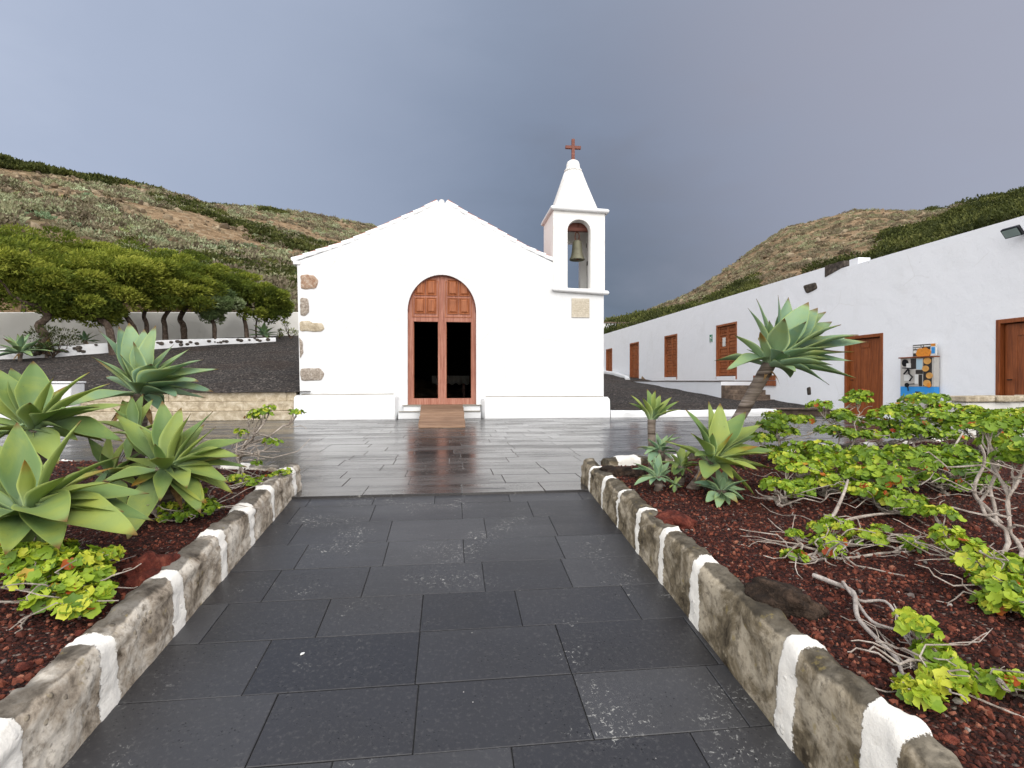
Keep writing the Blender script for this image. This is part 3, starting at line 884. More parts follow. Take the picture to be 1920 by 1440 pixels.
MB().tube(sh, 0.014, 8).build('shackle', MAT['iron'], bell, smooth=50)
MB().tube([(bc.x - 0.01, YF + 0.34, zs + 0.22), (bc.x - 0.03, YF + 0.33, zs + 0.30), (bc.x + 0.02, YF + 0.25, zs + 0.40), (bc.x + 0.02, YF + 0.25, bz + 0.1)], [0.02, 0.022, 0.02, 0.015], 8).build('hook', MAT['iron'], bell, smooth=50)

# stone plaque with worn lettering below the belfry
q0, q1 = onY(1072, 595, YF - 0.01), onY(1105, 560, YF - 0.01)
plq = thing('stone_plaque', (q0.x, YF, q0.z), 'square beige stone plaque with worn lettering below the bell arch', 'plaque')
MB().box(q0.x, q1.x, YF - 0.025, YF + 0.01, q0.z, q1.z).build('slab', MAT['plaque'], plq, bev=0.004)
lm = MB(); rnd = random.Random(4)
W_, H_ = q1.x - q0.x, q1.z - q0.z
for r_ in range(8):
    x = q0.x + 0.05 * W_ + (0.06 if r_ in (0, 1) else 0) ; z = q1.z - H_ * (0.12 + r_ * 0.105); hh = 0.028
    while x < q1.x - 0.06 * W_:
        k = rnd.random()
        if k < 0.82:                                            # one worn capital: a stroke or two
            lm.box(x, x + 0.004, YF - 0.0265, YF - 0.0252, z - hh, z)
            if rnd.random() < 0.6: lm.box(x + 0.0045, x + 0.016, YF - 0.0265, YF - 0.0252, z - 0.004, z)
            if rnd.random() < 0.5: lm.box(x + 0.0045, x + 0.015, YF - 0.0265, YF - 0.0252, z - hh * 0.55, z - hh * 0.4)
            if rnd.random() < 0.5: lm.box(x + 0.0165, x + 0.0195, YF - 0.0265, YF - 0.0252, z - hh, z - 0.0045)
        x += 0.027
lm.build('lettering', MAT['engraving'], plq)

# wooden wheelchair ramp up to the door
wa, wb = onY(790, 763, YF - 0.16), onY(868, 763, YF - 0.16)
ya = onZ(830, 802, 0.01).y
wc, wd = onZ(785, 802, 0.0), onZ(873, 802, 0.0)
wr = thing('wooden_ramp', ((wc.x + wd.x) / 2, (ya + YF) / 2, 0.0), 'short weathered board ramp leading up to the chapel door', 'ramp')
nb = 13; y1_ = YF - 0.18; rnd = random.Random(8)
bm_ = MB()
for i in range(nb):
    t0, t1 = i / nb, (i + 1) / nb
    def P(t, side): return (wc.x + (wa.x - wc.x) * t if side == 0 else wd.x + (wb.x - wd.x) * t), ya + (y1_ - ya) * t, 0.028 + (0.375 - 0.028) * t
    j = rnd.uniform(-0.003, 0.003); g = 0.011 / 2.6
    a, b_, c_, d_ = P(t0 + g, 0), P(t0 + g, 1), P(t1 - g, 1), P(t1 - g, 0)
    e0, e1 = rnd.uniform(-0.008, 0.008), rnd.uniform(-0.008, 0.008)
    V = [(a[0] + e0, a[1], a[2] + j), (b_[0] + e1, b_[1], b_[2] + j), (c_[0] + e1, c_[1], c_[2] + j), (d_[0] + e0, d_[1], d_[2] + j)]
    bm_.add(V + [(p[0], p[1], p[2] - 0.025) for p in V], [(0, 1, 2, 3), (4, 7, 6, 5), (0, 4, 5, 1), (1, 5, 6, 2), (2, 6, 7, 3), (3, 7, 4, 0)])
bm_.build('deck', MAT['board'], wr, bev=0.003)
for s in (0, 1):
    sm = MB(); xa_, xb_ = (wc.x, wa.x) if s == 0 else (wd.x, wb.x); k = 0.03 if s == 0 else -0.07
    V = [(xa_ + k, ya + 0.02, 0.002), (xa_ + k + 0.04, ya + 0.02, 0.002), (xb_ + k + 0.04, y1_, 0.002), (xb_ + k, y1_, 0.002)]
    sm.add(V + [(V[0][0], V[0][1], 0.004), (V[1][0], V[1][1], 0.004), (V[2][0], V[2][1], 0.345), (V[3][0], V[3][1], 0.345)], [(0, 3, 2, 1), (4, 5, 6, 7), (0, 1, 5, 4), (1, 2, 6, 5), (2, 3, 7, 6), (3, 0, 4, 7)])
    sm.build('stringer', MAT['board'], wr)

# ------------------------------------------------------------------ the long low house on the right
XW = 11.0
house = thing('long_house', (XW, 20.0, 0.0), 'long low white building with six brown wooden doors beside the chapel', 'building')
DOORS = [  # photo pixels: x left, x right, y top at left, y bottom at left, panelled
    (1136.5, 1148, 655, 699.5, True), (1181, 1198, 644, 712, True), (1246, 1270, 630.5, 711, True), (1343, 1382, 610.5, 708, True), (1584, 1656, 632, 776, False), (1868, 1964, 600, 776, False)]
dd = []
for (xa, xb, yt, yb, pn) in DOORS:
    a, b_ = onX(xa, yt, XW), onX(xb, yt, XW)
    dd.append((a.y, b_.y, onX(xa, yb, XW).z, a.z, pn))
zr1, zr2, ybr = 4.36, 4.19, 13.75
for i, d in enumerate(dd):
    if i >= 4: dd[i] = (d[0], d[1], 0.02, d[3], d[4])
    elif i >= 2: dd[i] = (d[0], d[1], 1.06, d[3], d[4])
hm = MB()
outer = [(-44.0, -0.2), (-2.0, -0.2), (-2.0, zr2), (-ybr, zr2), (-ybr, zr1), (-44.0, zr1)]
hm.plate(outer, [[(-a, z0), (-b_, z0), (-b_, z1), (-a, z1)] for a, b_, z0, z1, p in dd], XW, XW + 0.4, fX)
hm.box(XW + 0.4, XW + 7, 1.99, 43.9, 0, zr2 - 0.25)
hm.box(XW + 0.02, XW + 0.38, ybr - 0.62, ybr - 0.3, zr2 + 0.0, zr2 + 0.17)
hm.build('wall', MAT['house'], house, bev=0.03)


def plank_door(a, b_, z0, z1):
    m = MB(); n = 2; w_ = (a - b_)
    m.box(XW + 0.09, XW + 0.13, b_ + 0.1, a - 0.1, z0 + 0.01, z1 - 0.1)
    y = a - 0.1
    for i in range(3):
        m.box(XW + 0.083, XW + 0.0895, y - (w_ - 0.2) / 3 + 0.006, y - 0.004, z0 + 0.02, z1 - 0.12); y -= (w_ - 0.2) / 3
    return m.build('door', MAT['brown_wood'], house, bev=0.004)


def panel_door(a, b_, z0, z1, thr):
    m = MB(); w_ = a - b_; f = 0.09; nr = 7
    zb = z0 + (0.14 if thr else 0.0)
    m.box(XW + 0.11, XW + 0.15, b_ + f, a - f, zb, z1 - f)
    lw = (w_ - 2 * f) / 2; st_ = 0.07; ph = (z1 - f - zb - 0.12) / nr
    m.box(XW + 0.06, XW + 0.109, (a + b_) / 2 - 0.03, (a + b_) / 2 + 0.03, zb + 0.01, z1 - f - 0.01)
    for s in (0, 1):
        y0 = b_ + f + s * lw
        m.box(XW + 0.072, XW + 0.1095, y0 + 0.004, y0 + st_, zb + 0.01, z1 - f - 0.01)
        m.box(XW + 0.072, XW + 0.1095, y0 + lw - st_, y0 + lw - 0.004, zb + 0.01, z1 - f - 0.01)
        for k in range(nr + 1):
            z = zb + 0.03 + k * ph
            m.box(XW + 0.074, XW + 0.1085, y0 + st_ + 0.001, y0 + lw - st_ - 0.001, z, z + 0.075)
            if k < nr:
                ya_, yb_, za, zb_ = y0 + st_ + 0.02, y0 + lw - st_ - 0.02, z + 0.09, z + ph - 0.018
                e = 0.03
                m.rings([[(XW + 0.1095, ya_, za), (XW + 0.1095, ya_, zb_), (XW + 0.1095, yb_, zb_), (XW + 0.1095, yb_, za)],
                         [(XW + 0.09, ya_ + e, za + e), (XW + 0.09, ya_ + e, zb_ - e), (XW + 0.09, yb_ - e, zb_ - e), (XW + 0.09, yb_ - e, za + e)]])
    return m.build('door', MAT['red_wood'], house, bev=0.003)


for i, (a, b_, z0, z1, pn) in enumerate(dd):
    thr = i in (2, 3)
    d = panel_door(a, b_, z0, z1, thr) if pn else plank_door(a, b_, z0, z1)
    d['label'] = ['farthest panelled door, half hidden by the slope', 'narrow panelled door at the end of the raised walk', 'panelled door in the middle of the raised walk',
                  'panelled double door with a white notice at the top of the steps', 'plain plank door beside the coin machine', 'plain plank door at the right edge'][i]
    fm = MB(); f = 0.085
    wf = MAT['red_wood'] if pn else MAT['brown_wood']
    fm.box(XW - 0.015, XW + 0.16, a - f, a, z0, z1).box(XW - 0.015, XW + 0.16, b_, b_ + f, z0, z1).box(XW - 0.0145, XW + 0.16, b_ + f + 0.0005, a - f - 0.0005, z1 - f, z1)
    fm.build('door_frame', wf, d, bev=0.006)
    if i != 0:
        y = a - 0.1 - (0.2 if pn else 0.42) * (a - b_)
        MB().box(XW + 0.066, XW + 0.0825, y - 0.13 if pn else y - 0.14, y + 0.06 if pn else y + 0.14, z1 - 0.36 if pn else z1 - 0.34, z1 - 0.27 if pn else z1 - 0.22).build('name_plate', MAT['brown_wood'], d, bev=0.004)
    if thr: MB().box(XW - 0.05, XW + 0.2, b_ + f + 0.01, a - f - 0.01, 1.006, z0 + 0.12).build('threshold', MAT['house'], d, bev=0.006)
    if not pn:
        kb = MB(); kb.tube([(XW + 0.082, a - 0.19, z0 + 1.0), (XW + 0.03, a - 0.19, z0 + 1.0), (XW + 0.03, a - 0.28, z0 + 1.0)], 0.011, 8); kb.build('handle', MAT['dark_metal'], d, smooth=40)
    MB().box(XW + 0.2, XW + 0.25, b_ - 0.1, a + 0.1, z0 - 0.05, z1 + 0.05).build('door_backing', MAT['shade_dark'], d)


def wall_stone(px, name, label, material, proud=0.03):
    pts = [onX(x, y, XW) for x, y in px]
    cy = sum(p.y for p in pts) / len(pts); cz = sum(p.z for p in pts) / len(pts); n = 30; k = len(pts); L = []
    for i in range(n):
        t = i / n * k; a, b_ = pts[int(t) % k], pts[(int(t) + 1) % k]; f = t - int(t); L.append((a.y + (b_.y - a.y) * f, a.z + (b_.z - a.z) * f))
    for _ in range(2): L = [((L[i - 1][0] + 2 * L[i][0] + L[(i + 1) % n][0]) / 4, (L[i - 1][1] + 2 * L[i][1] + L[(i + 1) % n][1]) / 4) for i in range(n)]
    m = MB()
    m.rings([[(XW - d + 0.012 * nz((u * 7, v * 7, 2)), cy + (u - cy) * s, cz + (v - cz) * s) for u, v in L] for s, d in ((1.02, -0.06), (1.0, proud * 0.6), (0.9, proud), (0.4, proud * 1.2), (0.05, proud * 1.2))])
    o = m.build(name, material, house, smooth=60); o['label'] = label


wall_stone([(1506, 536), (1530, 529), (1533, 541), (1513, 551)], 'bare_stone', 'dark stone bare of plaster high on the wall', MAT['dark_stone'])
wall_stone([(1513, 727), (1520, 725), (1521, 740), (1514, 741)], 'bare_stone', 'small dark hollow in the plaster low on the wall', MAT['dark_stone'], 0.015)
k0, k1 = onX(1548, 500, XW).y, onX(1584, 490, XW).y
bs = MB(); rs = []
for i in range(9):
    t = i / 8; y = k0 + (k1 - k0) * t + 0.01; h = 4.40 + 0.03 * nz((t * 5, 1, 1)) - 0.02 * t
    rs.append([(XW - 0.02 + 0.02 * nz((t * 4, j, 3)), y, z) if j < 3 else (XW + 0.34, y, z) for j, z in enumerate((zr2 - 0.13 + 0.16 * t, (zr2 + h) / 2, h, h, zr2 - 0.1))])
bs.rings(rs)
o = bs.build('parapet_stone', MAT['dark_stone'], house, smooth=50); o['label'] = 'rough stone showing where the parapet steps down'

# raised walk, its steps and the paved landing
XR = 9.63
ys0, ys1 = onX(1352, 712, XR).y, onX(1198, 714, XR).y
tr = thing('raised_walk', (XR, ys0, 0.0), 'raised walk with a white retaining wall below the panelled doors', 'walkway')
wm = MB()
wm.box(XR, XW - 0.002, ys0, ys1 + 2.5, 0.05, 0.97)
wm.build('retaining_wall', MAT['house'], tr, bev=0.02)
MB().box(XR - 0.03, XW - 0.003, ys0 + 0.002, ys1 + 2.5, 0.973, 1.003).build('walk_slab', MAT['step_stone'], tr, bev=0.006)
stp = thing('stone_steps', (10.3, ys0 - 0.6, 0.0), 'flight of brown stone steps against the white wall up to the raised walk', 'steps')
nst = 5; rise = (1.0 - 0.20) / nst; tread = 0.27
for i in range(nst):
    zt = 1.0 - i * rise; y1_ = ys0 - i * tread
    if i == 0:
        continue
    MB().box(XR + 0.0, XW - 0.003, y1_ - tread - 0.0 + 0.27, y1_ + 0.268, 0.05, zt - 0.001).build('step', MAT['step_stone'], stp, bev=0.012)
MB().box(XR + 0.0, XW - 0.003, ys0 - nst * tread + 0.27, ys0 - (nst - 1) * tread + 0.268, 0.05, 1.0 - (nst) * rise + 0.02).build('step', MAT['step_stone'], stp, bev=0.012)
lx0 = onZ(1470, 768, 0.2).x
MB().box(XR - 0.35, XW - 0.004, 14.1, ys0 - nst * tread + 0.262, -0.05, 0.205).build('landing', MAT['step_stone'], stp, bev=0.012)
bp = onX(1440, 700, XW)
# boards leaning on the wall beside the top step
bd = thing('leaning_board', (XW - 0.1, ys0 + 0.1, 1.0), 'dark red board lying on the wall beside the double door steps', 'board')
bmx = MB()
for k in range(2):
    bmx.box(XW - 0.06 + 0.0, XW - 0.02 - 0.001, ys0 - 1.15 + 0.02 * k, ys0 + 0.15, 1.02 - 0.19 * (1 - k), 1.02 - 0.19 * (1 - k) + 0.17)
bmx.build('plank', MAT['brown_wood'], bd, bev=0.006)

# white kerb between the plaza and the cinder slope
def lump_wall(path, h0, thick, name, label, cat, material, top_z=None, seed=0, stones=None, base_z=None, group=None):
    """rough masonry kerb: cross-section swept along path [(x, y, zbase, height)]"""
    m = MB(); rs = []; pts = []
    for (a, b_) in zip(path[:-1], path[1:]):
        n = max(2, int(math.hypot(b_[0] - a[0], b_[1] - a[1]) / 0.12))
        for i in range(n): pts.append([a[k] + (b_[k] - a[k]) * i / n for k in range(4)])
    pts.append(list(path[-1]))
    for i, p in enumerate(pts):
        q = pts[min(i + 1, len(pts) - 1)]; r = pts[max(i - 1, 0)]
        tx, ty = q[0] - r[0], q[1] - r[1]; L = math.hypot(tx, ty); nx, ny = -ty / L, tx / L
        h = 0.9 * p[3] * (1 + 0.10 * nz((p[0] * 1.3, p[1] * 1.3, seed)))
        sec = [(-thick / 2, -0.15), (-thick / 2, h * 0.45), (-thick * 0.46, h * 0.8), (-thick * 0.3, h), (thick * 0.3, h), (thick * 0.46, h * 0.8), (thick / 2, h * 0.4), (thick / 2, -0.15)]
        ring = []
        for k, (o_, z) in enumerate(sec):
            j = 0.03 * nz((p[0] * 3, p[1] * 3, k * 2.1 + seed))
            ring.append((p[0] + nx * (o_ + j), p[1] + ny * (o_ + j), p[2] + z + (0.5 * j if z > 0 else 0)))
        rs.append(ring)
    m.rings(rs)
    t = thing(name, (path[0][0], path[0][1], path[0][2]), label, cat, group)
    m.build('masonry', material, t, smooth=50)
    if stones:
        s = MB(); rnd = random.Random(seed + 3)
        for _ in range(stones):
            i = rnd.randrange(1, len(pts) - 1); p = pts[i]; q = pts[i + 1]; r = pts[i - 1]
            tx, ty = q[0] - r[0], q[1] - r[1]; L = math.hypot(tx, ty); tx /= L; ty /= L; nx, ny = ty, -tx
            sz = rnd.uniform(0.04, 0.11); zc_ = p[2] + p[3] * rnd.uniform(0.25, 0.85)
            c = (p[0] + nx * thick / 2, p[1] + ny * thick / 2, zc_); rr = []
            rgs = []
            for f, d in ((1.0, -0.05), (1.0, 0.02), (0.6, 0.035), (0.05, 0.04)):
                rgs.append([(c[0] + tx * sz * f * math.cos(a) * (1 + 0.3 * nz((a, _, 1))) + nx * d, c[1] + ty * sz * f * math.cos(a) + ny * d, c[2] + sz * 0.7 * f * math.sin(a)) for a in [2 * math.pi * j / 9 for j in range(9)]])
            s.rings(rgs)
        s.build('dark_stones', MAT['dark_stone'], t, smooth=60)
    return t


lump_wall([(xr + 0.12, 13.98, 0, 0.21), (6.5, 14.0, 0, 0.2), (9.2, 14.05, 0, 0.22)], 0.2, 0.22, 'white_kerb', 'low whitewashed kerb between the plaza and the black slope right of the chapel', 'kerb', MAT['church'], seed=2)
ka = [(onX(1136, 699, XW).y, 0), ]
lump_wall([(10.85, 42, 1.9, 0.16), (10.8, 34, 1.42, 0.2), (10.3, 30, 1.16, 0.15), (9.9, 28.6, 1.05, 0.12)], 0.2, 0.25, 'slope_kerb', 'whitewashed kerb running uphill below the farthest door', 'kerb', MAT['church'], seed=5)

# white building end far behind the house
fw = at(1131, 604, 52); fz = fw.z
bw = thing('far_outbuilding', (13.0, 52.0, 2.0), 'plain white outbuilding end above the far end of the long house', 'building')
MB().box(8.0, 22.0, 51.5, 56.0, 1.0, fz).build('wall', MAT['church'], bw, bev=0.04)
MB().box(7.9, 22.1, 51.4, 56.1, fz + 0.002, fz + 0.12).build('roof_edge', MAT['step_stone'], bw)

# ------------------------------------------------------------------ left: stepped stone terrace wall, low wall, boundary wall
sl = thing('stone_steps', (-6.5, 13.95, 0.0), 'three long pale stone steps left of the chapel up to the black gravel yard', 'steps')
xs0, xs1 = onY(150, 760, 14.0).x, pl0 - 0.01
rnd = random.Random(3)
for i in range(3):
    m = MB(); x = xs0; z0, z1 = 0.0 if i == 0 else 0.235 * i + 0.001, 0.235 * (i + 1)
    while x < xs1:
        L = rnd.uniform(1.6, 4.0); xe = min(x + L, xs1)
        if xs1 - xe < 0.2: xe = xs1
        j = rnd.uniform(-0.015, 0.02)
        m.box(x + 0.0015, xe - 0.0015, 13.86 + i * 0.13 + j, 14.45, z0, z1 + rnd.uniform(-0.008, 0.008)); x = xe
    m.build('step', MAT['tan_stone'], sl, bev=0.018)
p0, p1 = onY(36, 735, 13.9), onY(141, 735, 13.9)
lw = thing('low_white_wall', ((p0.x + p1.x) / 2, 13.9, 0.0), 'short white wall block left of the stone steps behind the agaves', 'wall')
MB().box(p0.x - 4.5, p1.x, 13.75, 14.25, 0.0, onY(90, 715, 13.8).z - 0.05).build('masonry', MAT['church'], lw, bev=0.03)
MB().box(p0.x - 4.5, p1.x + 0.02, 13.72, 14.27, onY(90, 715, 13.8).z - 0.047, onY(90, 715, 13.8).z).build('coping', MAT['church'], lw, bev=0.012)

lowp = []
for (x, y, d, h) in ((-700, 735, 13.2, 0.42), (-260, 700, 15.5, 0.42), (-90, 686, 16.9, 0.42), (0, 678, 17.9, 0.42), (90, 667, 18.8, 0.40), (170, 658, 19.7, 0.40), (260, 650, 20.9, 0.38), (330, 644, 22, 0.36), (400, 640.5, 23.2, 0.30), (480, 638, 24.6, 0.24), (515, 637, 25.2, 0.20)):
    p = at(x, y, d); lowp.append((p.x, p.y, left_z(p.x, p.y), h))
low_wall = lump_wall(lowp, 0.4, 0.3, 'low_stone_wall', 'low whitewashed wall studded with dark stones below the row of junipers', 'wall', MAT['church'], seed=9, stones=75)
bwp = []
for (x, d) in ((-800, 14.6), (-260, 17.6), (0, 20.6), (120, 22.2), (260, 23.8), (400, 26.0), (513, 27.6), (560, 28.2), (640, 28.5)):
    p = at(x, 640, d); bwp.append((p.x, p.y))
bwl = MB(); f = []; V = []
for i, (x, y) in enumerate(bwp):
    d = (cam.rotation_euler.to_matrix().inverted() @ Vector((x, y, 0))).z * -1
    zt = 1 + (714 - 586) / F_PX * d
    q = bwp[min(i + 1, len(bwp) - 1)]; r = bwp[max(i - 1, 0)]; tx, ty = q[0] - r[0], q[1] - r[1]; L = math.hypot(tx, ty); nx, ny = -ty / L * 0.15, tx / L * 0.15
    V.append([(x - nx, y - ny, 0.5), (x - nx, y - ny, zt - 0.03), (x - nx * 0.8, y - ny * 0.8, zt), (x + nx * 0.8, y + ny * 0.8, zt), (x + nx, y + ny, zt - 0.03), (x + nx, y + ny, 0.5)])
bwl.rings(V)
tag(bwl.build('boundary_wall', MAT['yard_wall'], smooth=35), 'tall stained white boundary wall behind the juniper trunks', 'wall')

# ------------------------------------------------------------------ fittings on the house
def sign_text(body, size, name, material, parent, loc, rot, extrude=0.001):
    cu = bpy.data.curves.new(name, 'FONT'); cu.body = body; cu.size = size; cu.extrude = extrude; cu.align_x = 'CENTER'; cu.align_y = 'CENTER'
    tmp = bpy.data.objects.new(name, cu); col.objects.link(tmp)
    me = bpy.data.meshes.new_from_object(tmp.evaluated_get(bpy.context.evaluated_depsgraph_get()))
    bpy.data.objects.remove(tmp); bpy.data.curves.remove(cu)
    o = bpy.data.objects.new(name, me); col.objects.link(o); me.materials.clear(); me.materials.append(material)
    o.parent = parent; o.location = Vector(loc) - root_of(parent); o.rotation_euler = rot
    return o


RX = (R(90), 0, R(-90))                     # text facing -X
e0, e1 = onX(1331, 628, XW), onX(1336, 641, XW)
es = thing('exit_sign', (XW, (e0.y + e1.y) / 2, e1.z), 'small green and white safety sign beside the panelled double door', 'sign')
yy0, yy1 = e1.y, e0.y
MB().box(XW - 0.015, XW - 0.002, yy0, yy1, e1.z, e0.z).build('plate', MAT['sign_green'], es)
ym, zm = (yy0 + yy1) / 2, (e0.z + e1.z) / 2; hh = (e0.z - e1.z)
pm_ = MB()                                                       # running figure and arrow in white
pm_.box(XW - 0.0175, XW - 0.0155, yy0 + 0.02, yy1 - 0.02, e1.z + 0.02, e1.z + hh * 0.16)
pm_.box(XW - 0.0175, XW - 0.0155, yy0 + 0.02, yy0 + 0.05, e1.z + hh * 0.3, e1.z + hh * 0.92)
pm_.tube([(XW - 0.0165, ym - 0.02, zm - 0.02), (XW - 0.0165, ym + 0.02, zm + 0.06)], 0.022, 6)
pm_.tube([(XW - 0.0165, ym - 0.02, zm - 0.02), (XW - 0.0165, ym + 0.05, zm - 0.09)], 0.014, 6)
pm_.tube([(XW - 0.0165, ym + 0.02, zm + 0.06), (XW - 0.0165, ym + 0.08, zm + 0.02)], 0.012, 6)
pm_.build('pictogram', MAT['white'], es)
a_, b_, z0_, z1_, _ = dd[3]
np_ = onX(1354.5, 642, XW)
no = thing('paper_notice', (XW + 0.06, np_.y, np_.z), 'white paper notice on the panelled double door', 'notice')
MB().box(XW + 0.07, XW + 0.074, np_.y - 0.12, np_.y + 0.12, np_.z - 0.16, np_.z + 0.2).build('sheet', MAT['white'], no)

# souvenir coin machine: cabinet, picture window, blue foot, header board
cy0, cy1 = onX(1752, 720, XW - 0.16).y, onX(1688, 720, XW - 0.16).y
XM = XW - 0.16
ctop = onX(1720, 671, XM).z
cmach = thing('coin_machine', (XW - 0.25, (cy0 + cy1) / 2, 0.0), 'coin souvenir machine with a picture front and blue foot against the white wall', 'machine')
zb_, zw = 0.02, onX(1720, 725, XM).z
MB().box(XM, XW - 0.03, cy0, cy1, zw, ctop).build('cabinet', MAT['cabinet'], cmach, bev=0.008)
MB().box(XM, XW - 0.03, cy0, cy1, 0.62, zw - 0.002).build('blue_panel', MAT['blue'], cmach, bev=0.006)
MB().box(XM + 0.02, XW - 0.03, cy0 + 0.02, cy1 - 0.02, 0.0, 0.618).build('base', MAT['cabinet'], cmach, bev=0.006)
MB().box(XM - 0.05, XW - 0.03, cy0 - 0.01, cy1 + 0.01, ctop + 0.002, ctop + 0.03).build('top_board', MAT['brown_wood'], cmach, bev=0.006)
def face(u0, u1, v0, v1, z0, z1, d=0.004, base=0.0):
    """rectangle on the machine front in its 0..1 width (left to right in the photo) and height"""
    ya_, yb_ = cy1 + (cy0 - cy1) * u0, cy1 + (cy0 - cy1) * u1
    return (XM - base - d, XM - base - 0.0005, yb_, ya_, z0 + (z1 - z0) * v0, z0 + (z1 - z0) * v1)
pnl = MB(); pnl.box(*face(0.69, 0.93, 0.02, 0.98, zw, ctop)); pnl.box(*face(0.32, 0.48, 0.62, 0.98, zw, ctop)); pnl.box(*face(0.56, 0.66, 0.02, 0.42, zw, ctop)); pnl.box(*face(0.47, 0.68, 0.44, 0.58, zw, ctop))
pnl.build('dark_picture', MAT['dark_print'], cmach)
MB().box(*face(0.49, 0.66, 0.60, 0.96, zw, ctop)).build('blue_leaflet', MAT['pale_blue'], cmach)
for fc in ((0.22, 0.33, 0.66, 0.82, zw, ctop, 0.03), (0.12, 0.30, 0.2, 0.42, zw, ctop), (0.44, 0.54, 0.1, 0.42, zw, ctop)):
    MB().box(*face(*fc)).build('white_card', MAT['white'], cmach)
for (u, v, s) in ((0.81, 0.88, 0.095), (0.76, 0.62, 0.085), (0.87, 0.38, 0.085), (0.80, 0.12, 0.095)):
    y = cy1 + (cy0 - cy1) * u; z = zw + (ctop - zw) * v
    c_ = MB(); c_.rings([[(XM - d, y + s * math.cos(a), z + s * 0.82 * math.sin(a)) for a in [2 * math.pi * j / 28 for j in range(28)]] for s, d in ((s, 0.0045), (s, 0.012), (s * 0.85, 0.014), (s * 0.8, 0.010))])
    c_.build('copper_coin', MAT['coin'], cmach)
g_ = MB(); y = cy1 + (cy0 - cy1) * 0.16; z = zw + (ctop - zw) * 0.84
g_.rings([[(XM - d, y + 0.085 * math.cos(a), z + 0.085 * math.sin(a)) for a in [2 * math.pi * j / 28 for j in range(28)]] for d in (0.001, 0.02)]); g_.build('disc', MAT['dark_metal'], cmach)
yk = lambda u: cy1 + (cy0 - cy1) * u
zk = lambda v: zw + (ctop - zw) * v
ck = MB()
ck.tube([(XM - 0.05, yk(0.12), zk(0.66)), (XM - 0.05, yk(0.42), zk(0.64))], 0.012, 8)
ck.tube([(XM - 0.05, yk(0.30), zk(0.62)), (XM - 0.06, yk(0.18), zk(0.44))], 0.018, 8)
ck.tube([(XM - 0.05, yk(0.32), zk(0.6)), (XM - 0.05, yk(0.32), zk(0.46)), (XM - 0.06, yk(0.44), zk(0.34)), (XM - 0.05, yk(0.34), zk(0.2))], 0.016, 8)
ck.tube([(XM - 0.05, yk(0.30), zk(-0.15)), (XM - 0.05, yk(0.29), zk(0.08)), (XM - 0.05, yk(0.48), zk(0.10))], 0.012, 8)
ck.build('crank', MAT['dark_metal'], cmach, smooth=40)
for u, mt in ((0.21, 'dark_metal'), (0.86, 'orange')):
    b_ = MB(); b_.rings([[(XM - d, yk(u) + r_ * math.cos(a), 0.9 + r_ * math.sin(a)) for a in [2 * math.pi * j / 20 for j in range(20)]] for r_, d in ((0.055, 0.001), (0.05, 0.02), (0.01, 0.022))]); b_.build('knob', MAT[mt], cmach, smooth=40)
MB().box(*face(0.46, 0.60, 0.0, 1.0, 0.66, 0.75)).build('coin_slot', MAT['dark_print'], cmach)
# header board standing on the cabinet
hz0, hz1 = ctop + 0.032, onX(1731, 645, XM).z
hy1, hy0 = onX(1710, 660, XM).y, onX(1753, 660, XM).y
hd = MB().box(XM + 0.02, XM + 0.06, hy0, hy1, hz0, hz1).build('header_board', MAT['white'], cmach, bev=0.003)
hw, hh = hy1 - hy0, hz1 - hz0
def hbx(u0, u1, v0, v1, d=0.003): return (XM + 0.02 - d, XM + 0.0195, hy1 - hw * u1, hy1 - hw * u0, hz0 + hh * v0, hz0 + hh * v1)
MB().box(*hbx(0.01, 0.78, 0.02, 0.98)).build('dark_picture', MAT['dark_print'], hd)
hq = MB()
for (u, v) in ((0.30, 0.25), (0.42, 0.4), (0.56, 0.45), (0.68, 0.3), (0.48, 0.18), (0.34, 0.42), (0.62, 0.15)):
    hq.rings([[(XM + 0.0165 - d, hy1 - hw * u + 0.085 * math.cos(a), hz0 + hh * v + 0.075 * math.sin(a)) for a in [2 * math.pi * j / 20 for j in range(20)]] for d in (0.0, 0.004 + 0.004 * u)])
hq.build('coin_picture', MAT['orange'], hd)
MB().box(*hbx(0.80, 0.99, 0.78, 0.98)).build('orange_corner', MAT['orange'], hd)
MB().box(*hbx(0.82, 0.97, 0.18, 0.70)).build('blue_figure', MAT['blue'], hd)
MB().box(*hbx(0.03, 0.18, 0.28, 0.52, 0.006)).build('white_card', MAT['white'], hd)
bar = MB()
for (u0, u1, v0, v1) in ((0.03, 0.36, 0.78, 0.9), (0.40, 0.46, 0.78, 0.9), (0.50, 0.77, 0.78, 0.9), (0.03, 0.10, 0.62, 0.72), (0.13, 0.42, 0.62, 0.72)):
    bar.box(*hbx(u0, u1, v0, v1, 0.006))
bar.build('title_bars', MAT['white'], hd)

# floodlight
fp = onX(1922, 436, XW)
fl = thing('floodlight', (XW, fp.y, fp.z), 'black framed floodlight high on the white wall at the right edge', 'lamp')
fm = MB()
Mx = Matrix.Translation((XW - 0.28, fp.y, fp.z)) @ Euler((0, R(-38), 0)).to_matrix().to_4x4()
def tbox(mb, x0, x1, y0, y1, z0, z1):
    v = [Mx @ Vector((x, y, z)) for z in (z0, z1) for y in (y0, y1) for x in (x0, x1)]
    mb.add(v, [(0, 2, 3, 1), (4, 5, 7, 6), (0, 1, 5, 4), (2, 6, 7, 3), (0, 4, 6, 2), (1, 3, 7, 5)]); return mb
tbox(fm, -0.03, 0.04, -0.16, 0.16, -0.10, 0.10); fm.build('housing', MAT['dark_metal'], fl, bev=0.01)
tbox(MB(), -0.037, -0.0315, -0.138, 0.138, -0.08, 0.08).build('lens', MAT['glass_grey'], fl)
